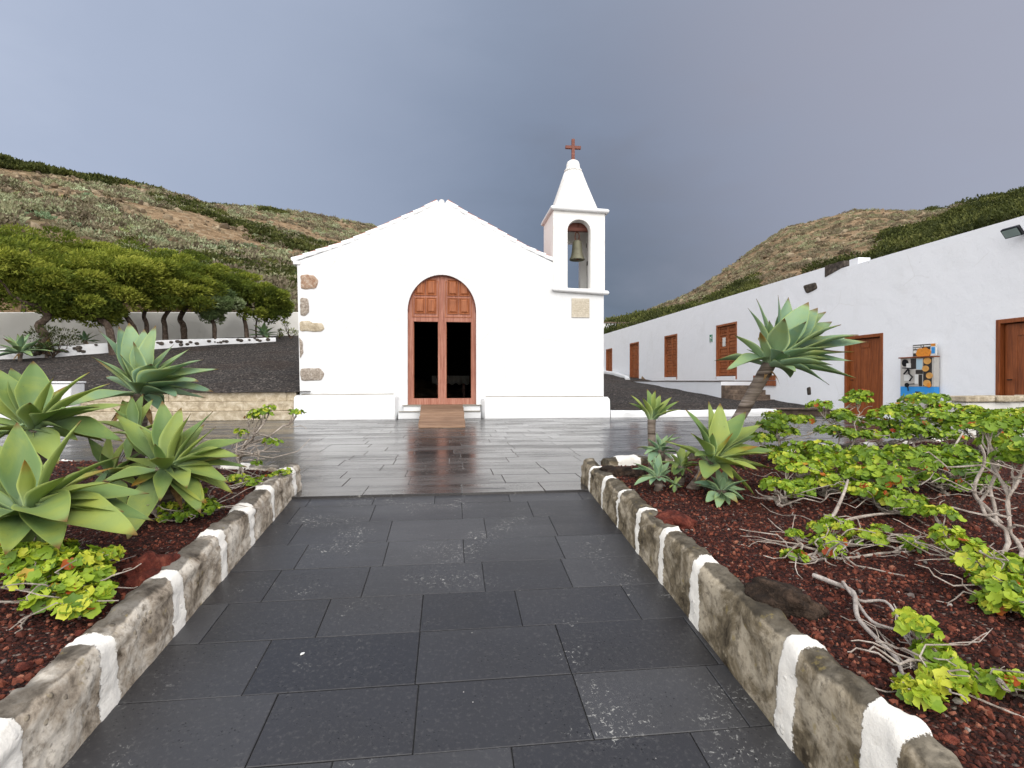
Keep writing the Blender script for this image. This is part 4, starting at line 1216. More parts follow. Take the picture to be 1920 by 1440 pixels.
MB().box(XW - 0.26, XW - 0.002, fp.y - 0.03, fp.y + 0.03, fp.z - 0.03, fp.z + 0.02).build('bracket', MAT['dark_metal'], fl, bev=0.004)

# low stone-capped wall in front of the last door
q = at(1795, 742, 8.4)
sw = thing('capped_wall', (q.x, q.y, 0.0), 'low white rubble wall with a stone coping in front of the rightmost door', 'wall')
MB().box(q.x + 0.0, q.x + 3.6, q.y - 0.15, q.y + 0.15, 0.0, q.z - 0.10).build('masonry', MAT['yard_wall'], sw, bev=0.03)
cpm = MB(); x = q.x - 0.04; rnd = random.Random(6)
while x < q.x + 3.6:
    L = rnd.uniform(0.25, 0.6); cpm.box(x, x + L - 0.01, q.y - 0.2 + rnd.uniform(-.02, .02), q.y + 0.2, q.z - 0.095, q.z + rnd.uniform(-0.015, 0.01)); x += L
cpm.build('coping', MAT['tan_stone'], sw, bev=0.02)
# ------------------------------------------------------------------ planter kerbs and beds
XL, XRK = -1.36, 1.27                                  # inner feet of the two kerbs
def h_left(y): return 0.245 + 0.02 * (4.9 - y)
def h_right(y): return 0.225 + 0.052 * (4.9 - y)
def top_left(y): return ramp_z(y) + h_left(y)
def top_right(y): return ramp_z(y) + h_right(y)


def sweep(mb, p0, p1, out, width, ztop, zbot, stripes, seed, step=0.016, closed_end=True):
    """one straight run of kerb from p0 to p1; out = unit vector from the path side to the bed side"""
    L = math.hypot(p1[0] - p0[0], p1[1] - p0[1]); n = int(L / step)
    # u across (0 = inner foot), v height fraction
    sec = [(0.0, -0.08)] + [(0.012 * v, v) for v in np.linspace(0.0, 0.84, 12)] + [(0.022, 0.92), (0.04, 0.975), (0.065, 1.0), (0.10, 1.005), (0.135, 0.99), (0.16, 0.95), (0.172, 0.88), (0.178, 0.6), (0.18, 0.0)]
    sec = [(u * width / 0.18, v) for u, v in sec]; k = len(sec); V = []; A = []; B = []
    for i in range(n + 1):
        t = i / n; s = t * L; x, y = p0[0] + (p1[0] - p0[0]) * t, p0[1] + (p1[1] - p0[1]) * t
        zt, zb = ztop(y), zbot(y)
        zt += 0.028 * nz((s * 2.2, seed, 0)) + 0.016 * nz((s * 9, seed, 4))
        d = max((hw * (1 + 0.35 * nz((c * 7, seed, 2))) - abs(s - c - 0.02 * nz((s, 1, seed)))) for c, hw in stripes)
        paint = 0.004 if d > 0 else 0.0
        for j, (u, v) in enumerate(sec):
            q = (s * 5, u * 20, v * 2.2 + seed); w = 0.014 * nz(q) + 0.009 * nz(q, 3.1) + 0.006 * nz(q, 8)
            edge = 1.0 if v > 0.02 else 0.3
            uu = u - (w * edge + paint) if j < k // 2 else u + w
            z = zb + (zt - zb) * v + (w * 0.9 + paint if v > 0.9 else 0)
            slant = 0.09 * (v - 0.5)                       # stripes were brushed a little out of plumb
            V.append((x + out[0] * uu, y + out[1] * uu, z)); A.append(max(-0.3, min(0.3, d + slant * nz((s * 0.7, 3, seed))))); B.append(min(1.0, 0.15 + v * 0.55 + (0.35 if u > 0.03 * width / 0.18 and v > 0.9 else 0.0)))
    f = [(i * k + j, i * k + j + 1, (i + 1) * k + j + 1, (i + 1) * k + j) for i in range(n) for j in range(k - 1)]
    f += [tuple(range(k))[::-1], tuple(n * k + j for j in range(k))]
    mb.add(V, f, 0, A, B)


lk = thing('planter_kerb', (XL, 3.0, ramp_z(3.0)), 'rough pale stone kerb with white stripes along the left agave bed', 'kerb', 'striped planter kerbs')
m = MB()
Y0 = 0.35
sweep(m, (XL, Y0), (XL, 5.0), (-1, 0), 0.155, top_left, ramp_z, [(y - Y0, hw) for y, hw in ((0.72, .05), (1.30, .055), (1.80, .05), (2.28, .055), (2.83, .055), (3.35, .042), (3.80, .045), (4.24, .035), (4.80, .05))], 1)
sweep(m, (XL - 0.195, 5.0), (-6.2, 6.1), (0.23, -0.973), 0.18, lambda y: 0.235, lambda y: 0.0, [(0.40, .13), (1.3, .1), (2.1, .1), (3.0, .1), (3.9, .1)], 5, 0.03)
m.build('masonry', MAT['kerb_left'], lk, smooth=60)
rk = thing('planter_kerb', (XRK, 3.0, ramp_z(3.0)), 'rough dark mossy stone kerb with white stripes along the right red gravel bed', 'kerb', 'striped planter kerbs')
m = MB()
sweep(m, (XRK, Y0), (XRK, 5.03), (1, 0), 0.15, top_right, ramp_z, [(y - Y0, hw) for y, hw in ((0.85, .05), (1.44, .055), (1.86, .052), (2.63, .05), (3.07, .034), (3.47, .032), (3.89, .03), (4.30, .034), (4.74, .03))], 9)
sweep(m, (XRK + 0.195, 5.03), (7.4, 6.55), (0.24, -0.97), 0.18, lambda y: 0.245, lambda y: 0.0, [(0.22, .10), (0.82, .1), (1.6, .12), (2.3, .1), (3.0, .13), (3.65, .12), (4.3, .1), (5.0, .12), (5.6, .1)], 13, 0.03)
m.build('masonry', MAT['kerb_right'], rk, smooth=60)


def bed_left(x, y):
    return top_left(min(y, 4.9)) - 0.045 + 0.03 * min(1.5, max(0, -1.55 - x)) + 0.018 * nz((x, y, 1), 2.2)
def bed_right(x, y):
    return top_right(min(y, 4.9)) - 0.045 + 0.02 * min(2, max(0, x - 1.46)) + 0.02 * nz((x, y, 7), 1.8) + 0.010 * nz((x, y, 3), 6)


def bed(name, x0, x1, y0, y1fun, zf, nx, ny):
    V = []
    for j in range(ny + 1):
        for i in range(nx + 1):
            x = x0 + (x1 - x0) * i / nx; y = y0 + (y1fun(x) - y0) * j / ny
            V.append((x, y, zf(x, y)))
    f = [(j * (nx + 1) + i, j * (nx + 1) + i + 1, (j + 1) * (nx + 1) + i + 1, (j + 1) * (nx + 1) + i) for j in range(ny) for i in range(nx)]
    tag(MB().add(V, f).build(name, MAT['lapilli'], smooth=180), kind='structure')


yl = lambda x: 4.9 + (XL - 0.1 - x) * 0.236
yr = lambda x: 4.93 + (x - XRK - 0.1) * 0.248
bed('planting_bed', XL - 0.10, -6.0, 0.2, yl, bed_left, 110, 120)
bed('planting_bed', XRK + 0.10, 7.2, 0.2, yr, bed_right, 150, 140)
STONE_STOPS = [(0.0, '#220e0b'), (0.4, '#452017'), (0.7, '#613021'), (0.9, '#7c4331'), (0.965, '#96634e'), (0.99, '#57504d'), (1.0, '#a8a097')]
MAT['pebble'] = m_attr('red_lapilli_stone', STONE_STOPS, 0.85, noise_scale=60, var=0.6, var_col='#170906')


def ico(sub=1):
    import bmesh
    b = bmesh.new(); bmesh.ops.create_icosphere(b, subdivisions=sub, radius=1.0)
    v = np.array([p.co[:] for p in b.verts]); f = np.array([[q.index for q in p.verts] for p in b.faces]); b.free(); return v, f


ICO1, ICO2, ICO3, ICO4 = ico(1), ico(2), ico(3), ico(4)


def rots(n, rng):
    q = rng.normal(size=(n, 4)); q /= np.linalg.norm(q, axis=1)[:, None]
    w, x, y, z = q.T
    return np.stack([np.stack([1 - 2 * (y * y + z * z), 2 * (x * y - z * w), 2 * (x * z + y * w)], 1), np.stack([2 * (x * y + z * w), 1 - 2 * (x * x + z * z), 2 * (y * z - x * w)], 1),
                     np.stack([2 * (x * z - y * w), 2 * (y * z + x * w), 1 - 2 * (x * x + y * y)], 1)], 1)


def scatter(mb, bv, bf, pos, Rm, sc, A, m=0, B=0.0):
    n, k = len(pos), len(bv)
    if n == 0: return
    V = np.einsum('nij,nkj->nki', Rm, bv[None] * (sc[:, None, None] if sc.ndim == 1 else sc[:, None, :])) + pos[:, None, :]
    Fc = (bf[None] + (np.arange(n) * k)[:, None, None]).reshape(-1, bf.shape[1])
    mb.add(V.reshape(-1, 3), Fc, m, np.repeat(A, k), np.repeat(np.broadcast_to(B, (n,)), k))


def pebbles(name, x0, x1, y0, yfun, zf, n, seed, label):
    rng = np.random.default_rng(seed); mb = MB()
    variants = []
    for k in range(4):
        v = ICO1[0].copy() * rng.uniform(0.7, 1.25, size=(len(ICO1[0]), 1)) * np.array([1, rng.uniform(.7, 1), rng.uniform(.5, .8)]); variants.append(v)
    for k in range(4):
        P = []
        while len(P) < n // 4:
            x = rng.uniform(x0, x1); y = rng.uniform(y0, 6.3)
            if y > yfun(x) or rng.random() > min(1.0, (2.6 / max(1.0, math.hypot(x, y))) ** 1.6): continue
            P.append((x, y))
        P = np.array(P)
        s = 0.0045 + 0.009 * rng.random(len(P)) ** 2 + 0.014 * (rng.random(len(P)) ** 24)
        z = np.array([zf(x, y) for x, y in P]) + s * 0.2
        scatter(mb, variants[k], ICO1[1], np.column_stack([P, z]), rots(len(P), rng), s, rng.random(len(P)))
    tag(mb.build(name, MAT['pebble']), label, 'gravel', kind='stuff')


pebbles('lapilli', -5.0, XL - 0.17, 0.5, yl, bed_left, 16000, 2, 'loose red volcanic gravel covering the left bed')
pebbles('lapilli', XRK + 0.17, 6.4, 0.5, yr, bed_right, 30000, 3, 'loose red volcanic gravel covering the right bed')


def bed_hit(px, py, zf):
    d = 1.0
    while d < 9:
        p = at(px, py, d)
        if p.z <= zf(p.x, p.y): return p
        d += 0.01
    return at(px, py, 6)


def rock(name, px, py, size, material, label, zf=None, seed=0, p=None, rot=0.0, sink=0.35, sharp=0.35):
    if p is None: p = bed_hit(px, py, zf)
    v, f = ICO4; out = []
    cr, sr = math.cos(rot), math.sin(rot)
    for q in v:
        n_ = 1 + 0.05 * abs(nz((q[0] * 6 + seed, q[1] * 6, q[2] * 6))) * 2 + sharp * nz((q[0] * 1.3 + seed, q[1] * 1.3, q[2] * 1.3)) + 0.16 * nz((q[0] * 3.2, q[1] * 3.2 + seed, q[2] * 3.2)) + 0.07 * nz((q[0] * 8, q[1] * 8, q[2] * 8 + seed)) + 0.03 * nz((q[0] * 19, q[1] * 19, q[2] * 19 + seed))
        x, y, z = q[0] * n_ * size[0], q[1] * n_ * size[1], q[2] * n_ * size[2]
        out.append((p[0] + x * cr - y * sr, p[1] + x * sr + y * cr, p[2] + z + size[2] * (1 - sink * 2)))
    return tag(MB().add(out, f).build(name, material, origin=(p[0], p[1], p[2]), smooth=180), label, 'rock')


rock('lava_rock', 278, 1082, (0.125, 0.085, 0.085), MAT['red_rock'], 'jagged red lava rock beside the left kerb', bed_left, 1, rot=0.7, sharp=0.6)
rock('lava_rock', 1262, 985, (0.12, 0.09, 0.065), MAT['red_rock'], 'rounded red lava rock beside the right kerb below the agaves', bed_right, 4, rot=-0.7)
rock('lava_rock', 1462, 1142, (0.15, 0.075, 0.075), MAT['black_rock'], 'long charcoal lava rock against the right kerb', bed_right, 6, rot=-0.75, sharp=0.5, sink=0.25)
rock('lava_rock', 1150, 890, (0.17, 0.10, 0.06), MAT['black_rock'], 'black and rust lava rock inside the corner of the right bed', bed_right, 9, rot=0.2, sharp=0.5)
rock('lava_rock', 1195, 893, (0.09, 0.07, 0.045), MAT['black_rock'], 'small black lava rock next to the corner rock of the right bed', bed_right, 12, rot=0.4, sharp=0.5)
for i, (px, py, s, lb) in enumerate([(45, 1255, 0.030, 'small red stone on the bare gravel at the lower left'), (1530, 1190, 0.02, 'small orange stone on open gravel below the black rock'), (150, 1190, 0.022, 'little rusty stone under the bright green geranium'),
                                     (1780, 1390, 0.024, 'pinkish stone on the gravel at the lower right'), (1690, 1385, 0.022, 'pale red stone right of the front white stripe'), (140, 1265, 0.02, 'tiny brown stone near the left kerb')]):
    rock('loose_stone', px, py, (s, s * 0.8, s * 0.6), MAT['red_rock'], lb, bed_left if px < 900 else bed_right, 20 + i, rot=i)
sp_ = onZ(567, 1228, 0)
d_ = 1.0
while at(567, 1228, d_).z > ramp_z(at(567, 1228, d_).y): d_ += 0.005
pb = at(567, 1228, d_)
rock('white_shell', 0, 0, (0.011, 0.006, 0.004), MAT['white'], 'tiny white shell lying on the wet path', p=(pb.x, pb.y, ramp_z(pb.y) + 0.001), seed=2, rot=1.0, sink=0.2)

# ------------------------------------------------------------------ agaves
def m_agave(name, base, lit, mid_, trans):
    m, t, b = mat(name, 0.52, 0.3)
    u, isl = t.attr('A'), t.island()
    v = t.attr('B')                                     # distance from the midrib, 1 at the margin
    n = t.noise(t.coord(), 5, 4, 0.6)
    streak = t.noise(t.mapping(t.coord(), (30, 30, 6)), 2.0, 3, 0.6)
    f = t.math('ADD', t.math('MULTIPLY', isl, 0.75), t.math('MULTIPLY', t.math('SUBTRACT', n, 0.5), 0.5))
    c = t.ramp(f, [(0.08, base), (0.5, mid_), (0.86, lit)])
    c = t.mix(t.math('MULTIPLY', t.step(u, 0.55, 0.0), 0.65), c, '#8ca68f')          # bluish bloom towards the heart
    c = t.mix(t.math('MULTIPLY', streak, 0.22), c, base)
    c = t.mix(t.math('MULTIPLY', t.step(t.noise(t.coord(), 2.6, 5, 0.65, 0.6), 0.45, 0.72), 0.5), c, '#a9ae44')
    c = t.mix(t.math('MULTIPLY', t.step(v, 0.90, 0.985), 0.65), c, '#a5b560')         # pale margin
    tip = t.step(t.math('ADD', u, t.math('MULTIPLY', t.math('SUBTRACT', n, 0.5), 0.10)), 0.90, 0.985)
    c = t.mix(t.math('MULTIPLY', tip, 0.9), c, '#6d4a26')
    old = t.math('MULTIPLY', t.math('GREATER_THAN', isl, 0.90), t.step(t.math('ADD', u, t.math('MULTIPLY', t.math('SUBTRACT', n, 0.5), 0.9)), 0.55, 0.95))
    c = t.mix(t.math('MULTIPLY', old, 0.9), c, '#8b6224')
    spots = t.math('MULTIPLY', t.math('SUBTRACT', 1.0, t.step(t.voro(t.coord(), 26), 0.05, 0.16)), t.step(t.noise(t.coord(), 4.0, 3), 0.50, 0.62))
    c = t.mix(t.math('MULTIPLY', spots, 0.55), c, '#5e5c34')
    scuff = t.math('MULTIPLY', t.step(t.noise(t.coord(), 38, 5, 0.7), 0.62, 0.72), t.step(t.noise(t.coord(), 3.1, 2), 0.45, 0.58))
    c = t.mix(t.math('MULTIPLY', scuff, 0.35), c, '#9aa06c')
    t.put(b.inputs['Base Color'], c)
    t.put(b.inputs['Normal'], t.bump(t.math('ADD', t.math('MULTIPLY', streak, 0.6), n), 0.22, 0.008))
    tr = t.add('ShaderNodeBsdfTranslucent'); t.put(tr.inputs[0], t.mix(0.5, c, '#a8b83a'))
    ms = t.add('ShaderNodeMixShader'); ms.inputs[0].default_value = trans
    t.l.new(b.outputs[0], ms.inputs[1]); t.l.new(tr.outputs[0], ms.inputs[2]); t.l.new(ms.outputs[0], t.n['Material Output'].inputs[0])
    return m


MAT['agave_lime'] = m_agave('agave_leaf_lime', '#6c8750', '#b0b654', '#90a158', 0.25)
MAT['agave_blue'] = m_agave('agave_leaf_bluish', '#729176', '#9db07a', '#84a07a', 0.18)
MAT['agave_dark'] = m_agave('agave_leaf_deep', '#547456', '#879f5e', '#66835a', 0.15)


def agave_stem_mat():
    m, t, b = mat('ringed_agave_stem', 0.85, 0.25)
    ring = t.noise(t.mapping(t.pos(), (2, 2, 26)), 1.4, 4, 0.6, 0.4); n = t.noise(t.pos(), 30, 4, 0.7)
    t.put(b.inputs['Base Color'], t.mix(t.math('MULTIPLY', n, 0.5), t.ramp(ring, [(0.3, '#3a2f28'), (0.5, '#766a60'), (0.7, '#a3978c')]), '#3a302a'))
    t.put(b.inputs['Normal'], t.bump(t.math('ADD', ring, t.math('MULTIPLY', n, 0.5)), 0.6, 0.012))
    return m


MAT['agave_stem'] = agave_stem_mat()


MAT['withered'] = m_stone('withered_leaf', '#5a4228', '#8a6c45', '#a98e66', 14, 0.5)


def agave_leaf(mb, c, tip, axis, wr, rnd, sag=None, th=0.008, nl=16, na=8):
    c, tip, axis = Vector(c), Vector(tip), Vector(axis).normalized()
    ch = tip - c; L = ch.length; d = ch.normalized()
    up = axis - d * axis.dot(d)
    if up.length < 0.05: up = d.orthogonal()
    up.normalize()
    k = sag if sag is not None else rnd.uniform(0.06, 0.16)
    p1 = c + ch * 0.45 + up * (L * k)
    W = L * wr
    side0 = d.cross(up).normalized(); tw = rnd.uniform(-0.35, 0.35); wav = rnd.uniform(0, 6); swv = rnd.uniform(-0.03, 0.03) * L
    V = []; Bv = []; Av = []
    for layer in (0, 1):
        for i in range(nl + 1):
            t = i / nl
            P = c * (1 - t) ** 2 + p1 * (2 * t * (1 - t)) + tip * t * t + side0 * (swv * math.sin(t * 3.1))
            T = ((p1 - c) * (1 - t) + (tip - p1) * t).normalized()
            q = Quaternion(T, tw * t)
            sd = (q @ side0); sd = (sd - T * sd.dot(T)).normalized(); N = sd.cross(T).normalized()
            if N.dot(up) < 0 and abs(N.dot(up)) > 0.01: N = -N
            if t < 0.5: pw = 0.40 + 0.60 * (lambda s: s * s * (3 - 2 * s))(t / 0.5)
            else: pw = max(0.0, 1 - ((t - 0.5) / 0.5) ** 1.65) * (1 - 0.10 * math.sin(math.pi * (t - 0.5) / 0.5))
            pw = max(pw, 0.012)
            hw = W * pw
            fold = 0.55 * (1 - t) ** 1.2 + 0.16
            for j in range(na + 1):
                s = -1 + 2 * j / na
                ripple = 0.022 * W * 4 * abs(s) ** 3 * math.sin(t * 9 + wav + (2 if s > 0 else 0)) * (0.3 + t * (1 - t) * 2)
                off = hw * fold * (abs(s) ** 1.7) + ripple
                if layer: off -= th * (1 - s * s) ** 0.6 * (1 - 0.75 * t) * (0.4 + L)
                V.append(P + sd * (hw * s * (1 - 0.18 * fold * abs(s))) + N * off); Av.append(t); Bv.append(abs(s))
    k_ = (nl + 1) * (na + 1); fs = []
    for i in range(nl):
        for j in range(na):
            a = i * (na + 1) + j
            fs.append((a, a + 1, a + na + 2, a + na + 1)); b_ = a + k_; fs.append((b_, b_ + na + 1, b_ + na + 2, b_ + 1))
        a = i * (na + 1); fs.append((a, a + na + 1, a + na + 1 + k_, a + k_))
        a += na; fs.append((a, a + k_, a + na + 1 + k_, a + na + 1))
    mb.add(V, fs, 0, Av, Bv)


def agave(label, centre, axis, tips, material, seed, base=None, stem_r=0.055, wr=0.165, extra=0, extra_len=0.4, name='agave', el=(-15, 75), pxtips=True, group='agaves in the beds'):
    px, py, d = centre
    c = at(px, py, d); rnd = random.Random(seed); axis = Vector(axis).normalized()
    base = Vector(base) if base is not None else Vector((c.x, c.y, c.z - 0.3))
    t = thing(name, base, label, 'agave', group)
    sm = MB(); n = 9; pts = []
    for i in range(n):
        s = i / (n - 1)
        p = base.lerp(c, s); b_ = (axis * 0.35 - (c - base).normalized() * 0.35) * 0 + Vector((0, 0, -0.06 * math.sin(math.pi * s) * (c - base).length))
        pts.append(p + b_ + Vector((nz((s * 3, seed, 0)) * 0.015, nz((s * 3, seed, 5)) * 0.015, 0)))
    fine = []; rad = []
    for i in range(n - 1):
        for k in range(5):
            s = (i + k / 5) / (n - 1); fine.append(pts[i].lerp(pts[i + 1], k / 5)); rad.append(stem_r * (0.92 + 0.2 * s + 0.05 * ((i * 5 + k) % 2) + 0.08 * nz((s * 14, seed, 1))))
    fine.append(pts[-1]); rad.append(stem_r * 1.1)
    sm.tube(fine, rad, 14); sm.build('stem', MAT['agave_stem'], t, smooth=60)
    rm = MB()
    for tp in tips:
        dd = tp[2] if len(tp) > 2 else 0.0
        w_ = wr * (tp[3] if len(tp) > 3 else 1.0)
        tip = at(tp[0], tp[1], d + dd)
        r = (tip - c); r -= axis * r.dot(axis)
        st = c + (r.normalized() * min(stem_r * 0.55, r.length * 0.3) if r.length > 1e-4 else Vector()) + axis * rnd.uniform(-0.03, 0.03)
        agave_leaf(rm, st, tip, axis, w_ * rnd.uniform(0.92, 1.08), rnd)
    q = Vector((0, 0, 1)).rotation_difference(axis)
    for i in range(extra):
        a = i * 2.39996 + seed; e = R(el[0] + (el[1] - el[0]) * (i + 0.5) / extra)
        dr_ = q @ Vector((math.cos(e) * math.cos(a), math.cos(e) * math.sin(a), math.sin(e)))
        L = extra_len * rnd.uniform(0.85, 1.1) * (0.75 if e > R(60) else 1)
        r = dr_ - axis * dr_.dot(axis)
        st = c + (r.normalized() * stem_r * 0.5 if r.length > 0.01 else Vector()) - axis * 0.03 * (1 - (i / max(1, extra)))
        agave_leaf(rm, st, st + dr_ * L - Vector((0, 0, 0.12 * L * math.cos(e))), axis, wr * rnd.uniform(0.92, 1.08), rnd)
    if stem_r > 0.035:                                    # a few withered leaves hanging below the head
        for i in range(4):
            a = rnd.uniform(0, 6.28); L = rnd.uniform(0.16, 0.26) * (1 if stem_r > 0.05 else 0.7)
            st = c - axis * rnd.uniform(0.03, 0.09); n0 = len(rm.Fs)
            agave_leaf(rm, st, st + Vector((math.cos(a) * L * 0.75, math.sin(a) * L * 0.75, -L * 0.8)), axis, 0.11, rnd, 0.2, 0.004)
            rm.M[n0:] = [1] * (len(rm.Fs) - n0)
    rm.build('rosette', [material, MAT['withered']], t, smooth=180)
    return t


def on_bed(px, py, zf): return bed_hit(px, py, zf)
def under(px, py, d, zf, dx=0.0, dy=0.0):
    c = at(px, py, d); return (c.x + dx, c.y + dy, zf(c.x + dx, c.y + dy) - 0.03)


UP = (0, 0, 1)
agave('largest agave, at the left edge beside the lime green geranium', (50, 958, 2.75), (0.05, -0.15, 1),
      [(32, 792, .12, 1.15), (152, 788, .10, 1.1), (-30, 860, .02), (224, 856, .14), (206, 905, -.02), (280, 925, .08), (232, 960, -.08), (290, 977, .0), (258, 1003, -.18, 1.1), (126, 978, -.34, 1.3), (110, 1030, -.34, 1.1), (46, 862, -.10, 0.8),
       (-60, 940, .02), (-70, 1010, -.15), (10, 1040, -.38, 1.1), (-70, 800, .12), (70, 850, .22)], MAT['agave_lime'], 3, under(50, 958, 2.75, bed_left, 0.05, 0.05), 0.07, 0.17, 10, 0.45, el=(-25, 45))
agave('agave with broad yellow green leaves behind the largest one at the left edge', (60, 803, 3.5), (0.0, -0.1, 1),
      [(62, 677, .16, 1.2), (168, 698, .14, 1.05), (206, 719, .10), (186, 763, -.05), (234, 758, .12), (231, 828, .0), (101, 706, -.05, 0.7), (-8, 690, .12), (-40, 735, .02), (-60, 790, -.10), (125, 765, -.25, .9), (30, 860, -.32), (-40, 850, -.2), (110, 870, -.3), (20, 690, .25)],
      MAT['agave_lime'], 5, under(60, 803, 3.5, bed_left, -0.05, 0.1), 0.065, 0.18, 10, 0.42, el=(-25, 50))
agave('tall bluish agave raised on a bare stem against the black gravel yard', (262, 735, 4.15), (0.12, -0.1, 1),
      [(223, 611, .10), (270, 617, .16), (292, 610, .10, .85), (326, 645, .15), (358, 652, .12), (381, 674, .05), (411, 692, .06), (400, 734, .05), (372, 715, -.2), (345, 688, -.28, 1.2), (283, 682, -.28, 1.2), (180, 675, .0), (184, 618, .05, .8), (250, 640, -.12),
       (305, 775, -.18), (200, 745, -.12), (242, 605, .2, .8), (330, 745, -.28), (225, 665, -.2)], MAT['agave_blue'], 8, under(240, 770, 4.2, bed_left, 0, 0.1), 0.055, 0.185, 7, 0.45, el=(-15, 50))
agave('spreading agave with scarred yellowing leaves nearest the left kerb', (312, 880, 3.5), (0.1, -0.2, 1),
      [(304, 752, .14), (340, 764, .12), (358, 775, .0, 1.1), (400, 771, .15), (405, 800, .02, .7), (468, 823, .12), (450, 856, .0), (463, 876, .06), (436, 925, -.06, 1.1), (428, 905, -.12), (376, 962, -.26), (246, 912, -.22, 1.35), (216, 774, .05), (262, 800, .0, 1.1), (290, 832, -.2, .8),
       (350, 915, -.34, .9), (232, 858, .05), (300, 940, -.3)], MAT['agave_lime'], 11, under(312, 880, 3.5, bed_left, -0.08, 0.1), 0.06, 0.18, 10, 0.42, el=(-30, 50))
agave('low shaded agave squeezed between the three big ones on the left', (205, 892, 3.75), (0, -0.1, 1),
      [(272, 845, .0, 1.1), (285, 875, -.1), (243, 818, .1, 1.1), (165, 820, .1), (140, 875, 0), (172, 940, -.2), (265, 915, -.1), (235, 950, -.2), (205, 812, .1, .9), (300, 900, .0), (190, 850, -.2), (250, 880, -.2)], MAT['agave_lime'], 14, under(205, 892, 3.75, bed_left), 0.05, 0.16)
agave('deep green agave half hidden below the tall bluish one on the left', (255, 815, 3.85), (0, -0.1, 1),
      [(247, 742, .05, 1.1), (287, 748, .1), (325, 790, 0), (212, 765, 0), (195, 812, -.1), (240, 865, -.2), (300, 850, -.2), (268, 738, .1), (180, 790, .1), (230, 750, .2), (290, 825, -.15)], MAT['agave_lime'], 15, under(255, 815, 3.85, bed_left), 0.05, 0.16)
# right-hand bed
b1 = bed_hit(1318, 886, bed_right)
agave('big windswept agave on the thick leaning stem in front of the long white house', (1443, 682, 4.65), (0.42, -0.12, 0.9),
      [(1459, 553, .08), (1418, 560, .10, .85), (1402, 577, -.02, .85), (1479, 557, .2, .8), (1516, 566, .14), (1533, 577, .22), (1549, 585, .26), (1560, 603, .2), (1577, 609, .0, 1.1), (1610, 628, .12), (1628, 641, .2, .8), (1601, 660, .05), (1602, 677, -.05),
       (1605, 709, .06), (1555, 722, -.1), (1362, 694, -.12, 1.15), (1394, 640, -.02, .8), (1468, 660, -.42, 1.2), (1548, 652, -.3, 1.25), (1512, 602, -.22, 1.15), (1442, 600, -.12), (1500, 590, .1), (1400, 655, .2), (1580, 700, .2), (1425, 622, -.2)],
      MAT['agave_blue'], 21, (b1.x, b1.y + 0.15, b1.z - 0.05), 0.05, 0.195, 8, 0.5, el=(-10, 60))
b2 = bed_hit(1292, 914, bed_right)
agave('agave with upright lime leaves on the short leaning stem in the right bed', (1335, 863, 4.1), (0.25, -0.15, 0.95),
      [(1285, 768, .05), (1329, 752, .10), (1350, 756, .14), (1399, 772, .08, 1.15), (1430, 795, .12), (1457, 845, .1), (1440, 876, .0), (1455, 880, .12), (1416, 930, -.06), (1380, 868, -.32, 1.15), (1336, 812, -.12, .8), (1374, 812, -.05), (1303, 856, -.22, 1.1), (1295, 812, .0),
       (1420, 815, .2), (1440, 850, -.1), (1375, 900, -.25), (1312, 790, .15)], MAT['agave_lime'], 23, (b2.x, b2.y, b2.z - 0.04), 0.045, 0.205, 8, 0.38, el=(-5, 55))
agave('low agave spreading on the red gravel under the lime leaved one in the right bed', (1352, 918, 3.98), (0.1, -0.2, 1),
      [(1299, 905, 0), (1323, 942, -.15), (1368, 948, -.18), (1397, 938, -.05), (1385, 905, .1), (1330, 890, .1), (1345, 955, -.2), (1360, 880, .1), (1400, 918, .05)], MAT['agave_blue'], 25, under(1352, 925, 3.98, bed_right), 0.035, 0.2, 8, 0.22)
agave('single small agave on a thin bare stem rising over the plaza', (1222, 786, 4.75), (0, -0.05, 1),
      [(1213, 729, .05), (1229, 732, .02, 1.15), (1182, 740, .0), (1178, 755, .05, .8), (1260, 744, .08), (1273, 752, .0), (1277, 768, -.05), (1245, 757, -.14), (1205, 745, -.08), (1238, 740, .12), (1250, 775, -.12)], MAT['agave_lime'], 27, under(1222, 840, 4.75, bed_right), 0.032, 0.18)
agave('young agave at the back of the cluster behind the corner rocks', (1239, 843, 4.6), UP,
      [(1230, 810, .02), (1252, 815, .05), (1279, 819, .05), (1194, 842, 0), (1207, 853, -.08), (1272, 843, 0), (1245, 830, -.12), (1262, 862, -.1), (1215, 825, .08)], MAT['agave_blue'], 29, under(1239, 850, 4.6, bed_right), 0.03, 0.2, 8, 0.2)
agave('young agave at the front left of the cluster beside the corner rocks', (1234, 893, 4.2), UP,
      [(1237, 849, .05), (1256, 865, .08), (1187, 868, .05), (1184, 879, .0), (1188, 911, -.12), (1219, 910, -.15), (1240, 870, -.05), (1260, 900, -.05), (1212, 860, .1), (1248, 905, -.12)], MAT['agave_blue'], 31, under(1234, 897, 4.2, bed_right), 0.03, 0.2, 8, 0.19)
agave('bright green young agave in the middle of the cluster touching the leaning stem', (1277, 873, 4.35), UP,
      [(1256, 849, .05), (1295, 842, .05), (1281, 833, .08), (1314, 867, .0), (1259, 887, -.08), (1280, 893, -.12), (1300, 888, -.05), (1262, 860, 0), (1290, 858, -.1)], MAT['agave_lime'], 33, under(1277, 878, 4.35, bed_right), 0.028, 0.2, 9, 0.19)
agave('tiny yellowish agave offset at the foot of the leaning stem', (1265, 912, 4.15), UP,
      [(1250, 895, .03), (1278, 893, .03), (1255, 915, -.04), (1264, 926, -.08), (1282, 912, 0), (1268, 892, .05)], MAT['agave_lime'], 35, under(1265, 914, 4.15, bed_right), 0.018, 0.17)
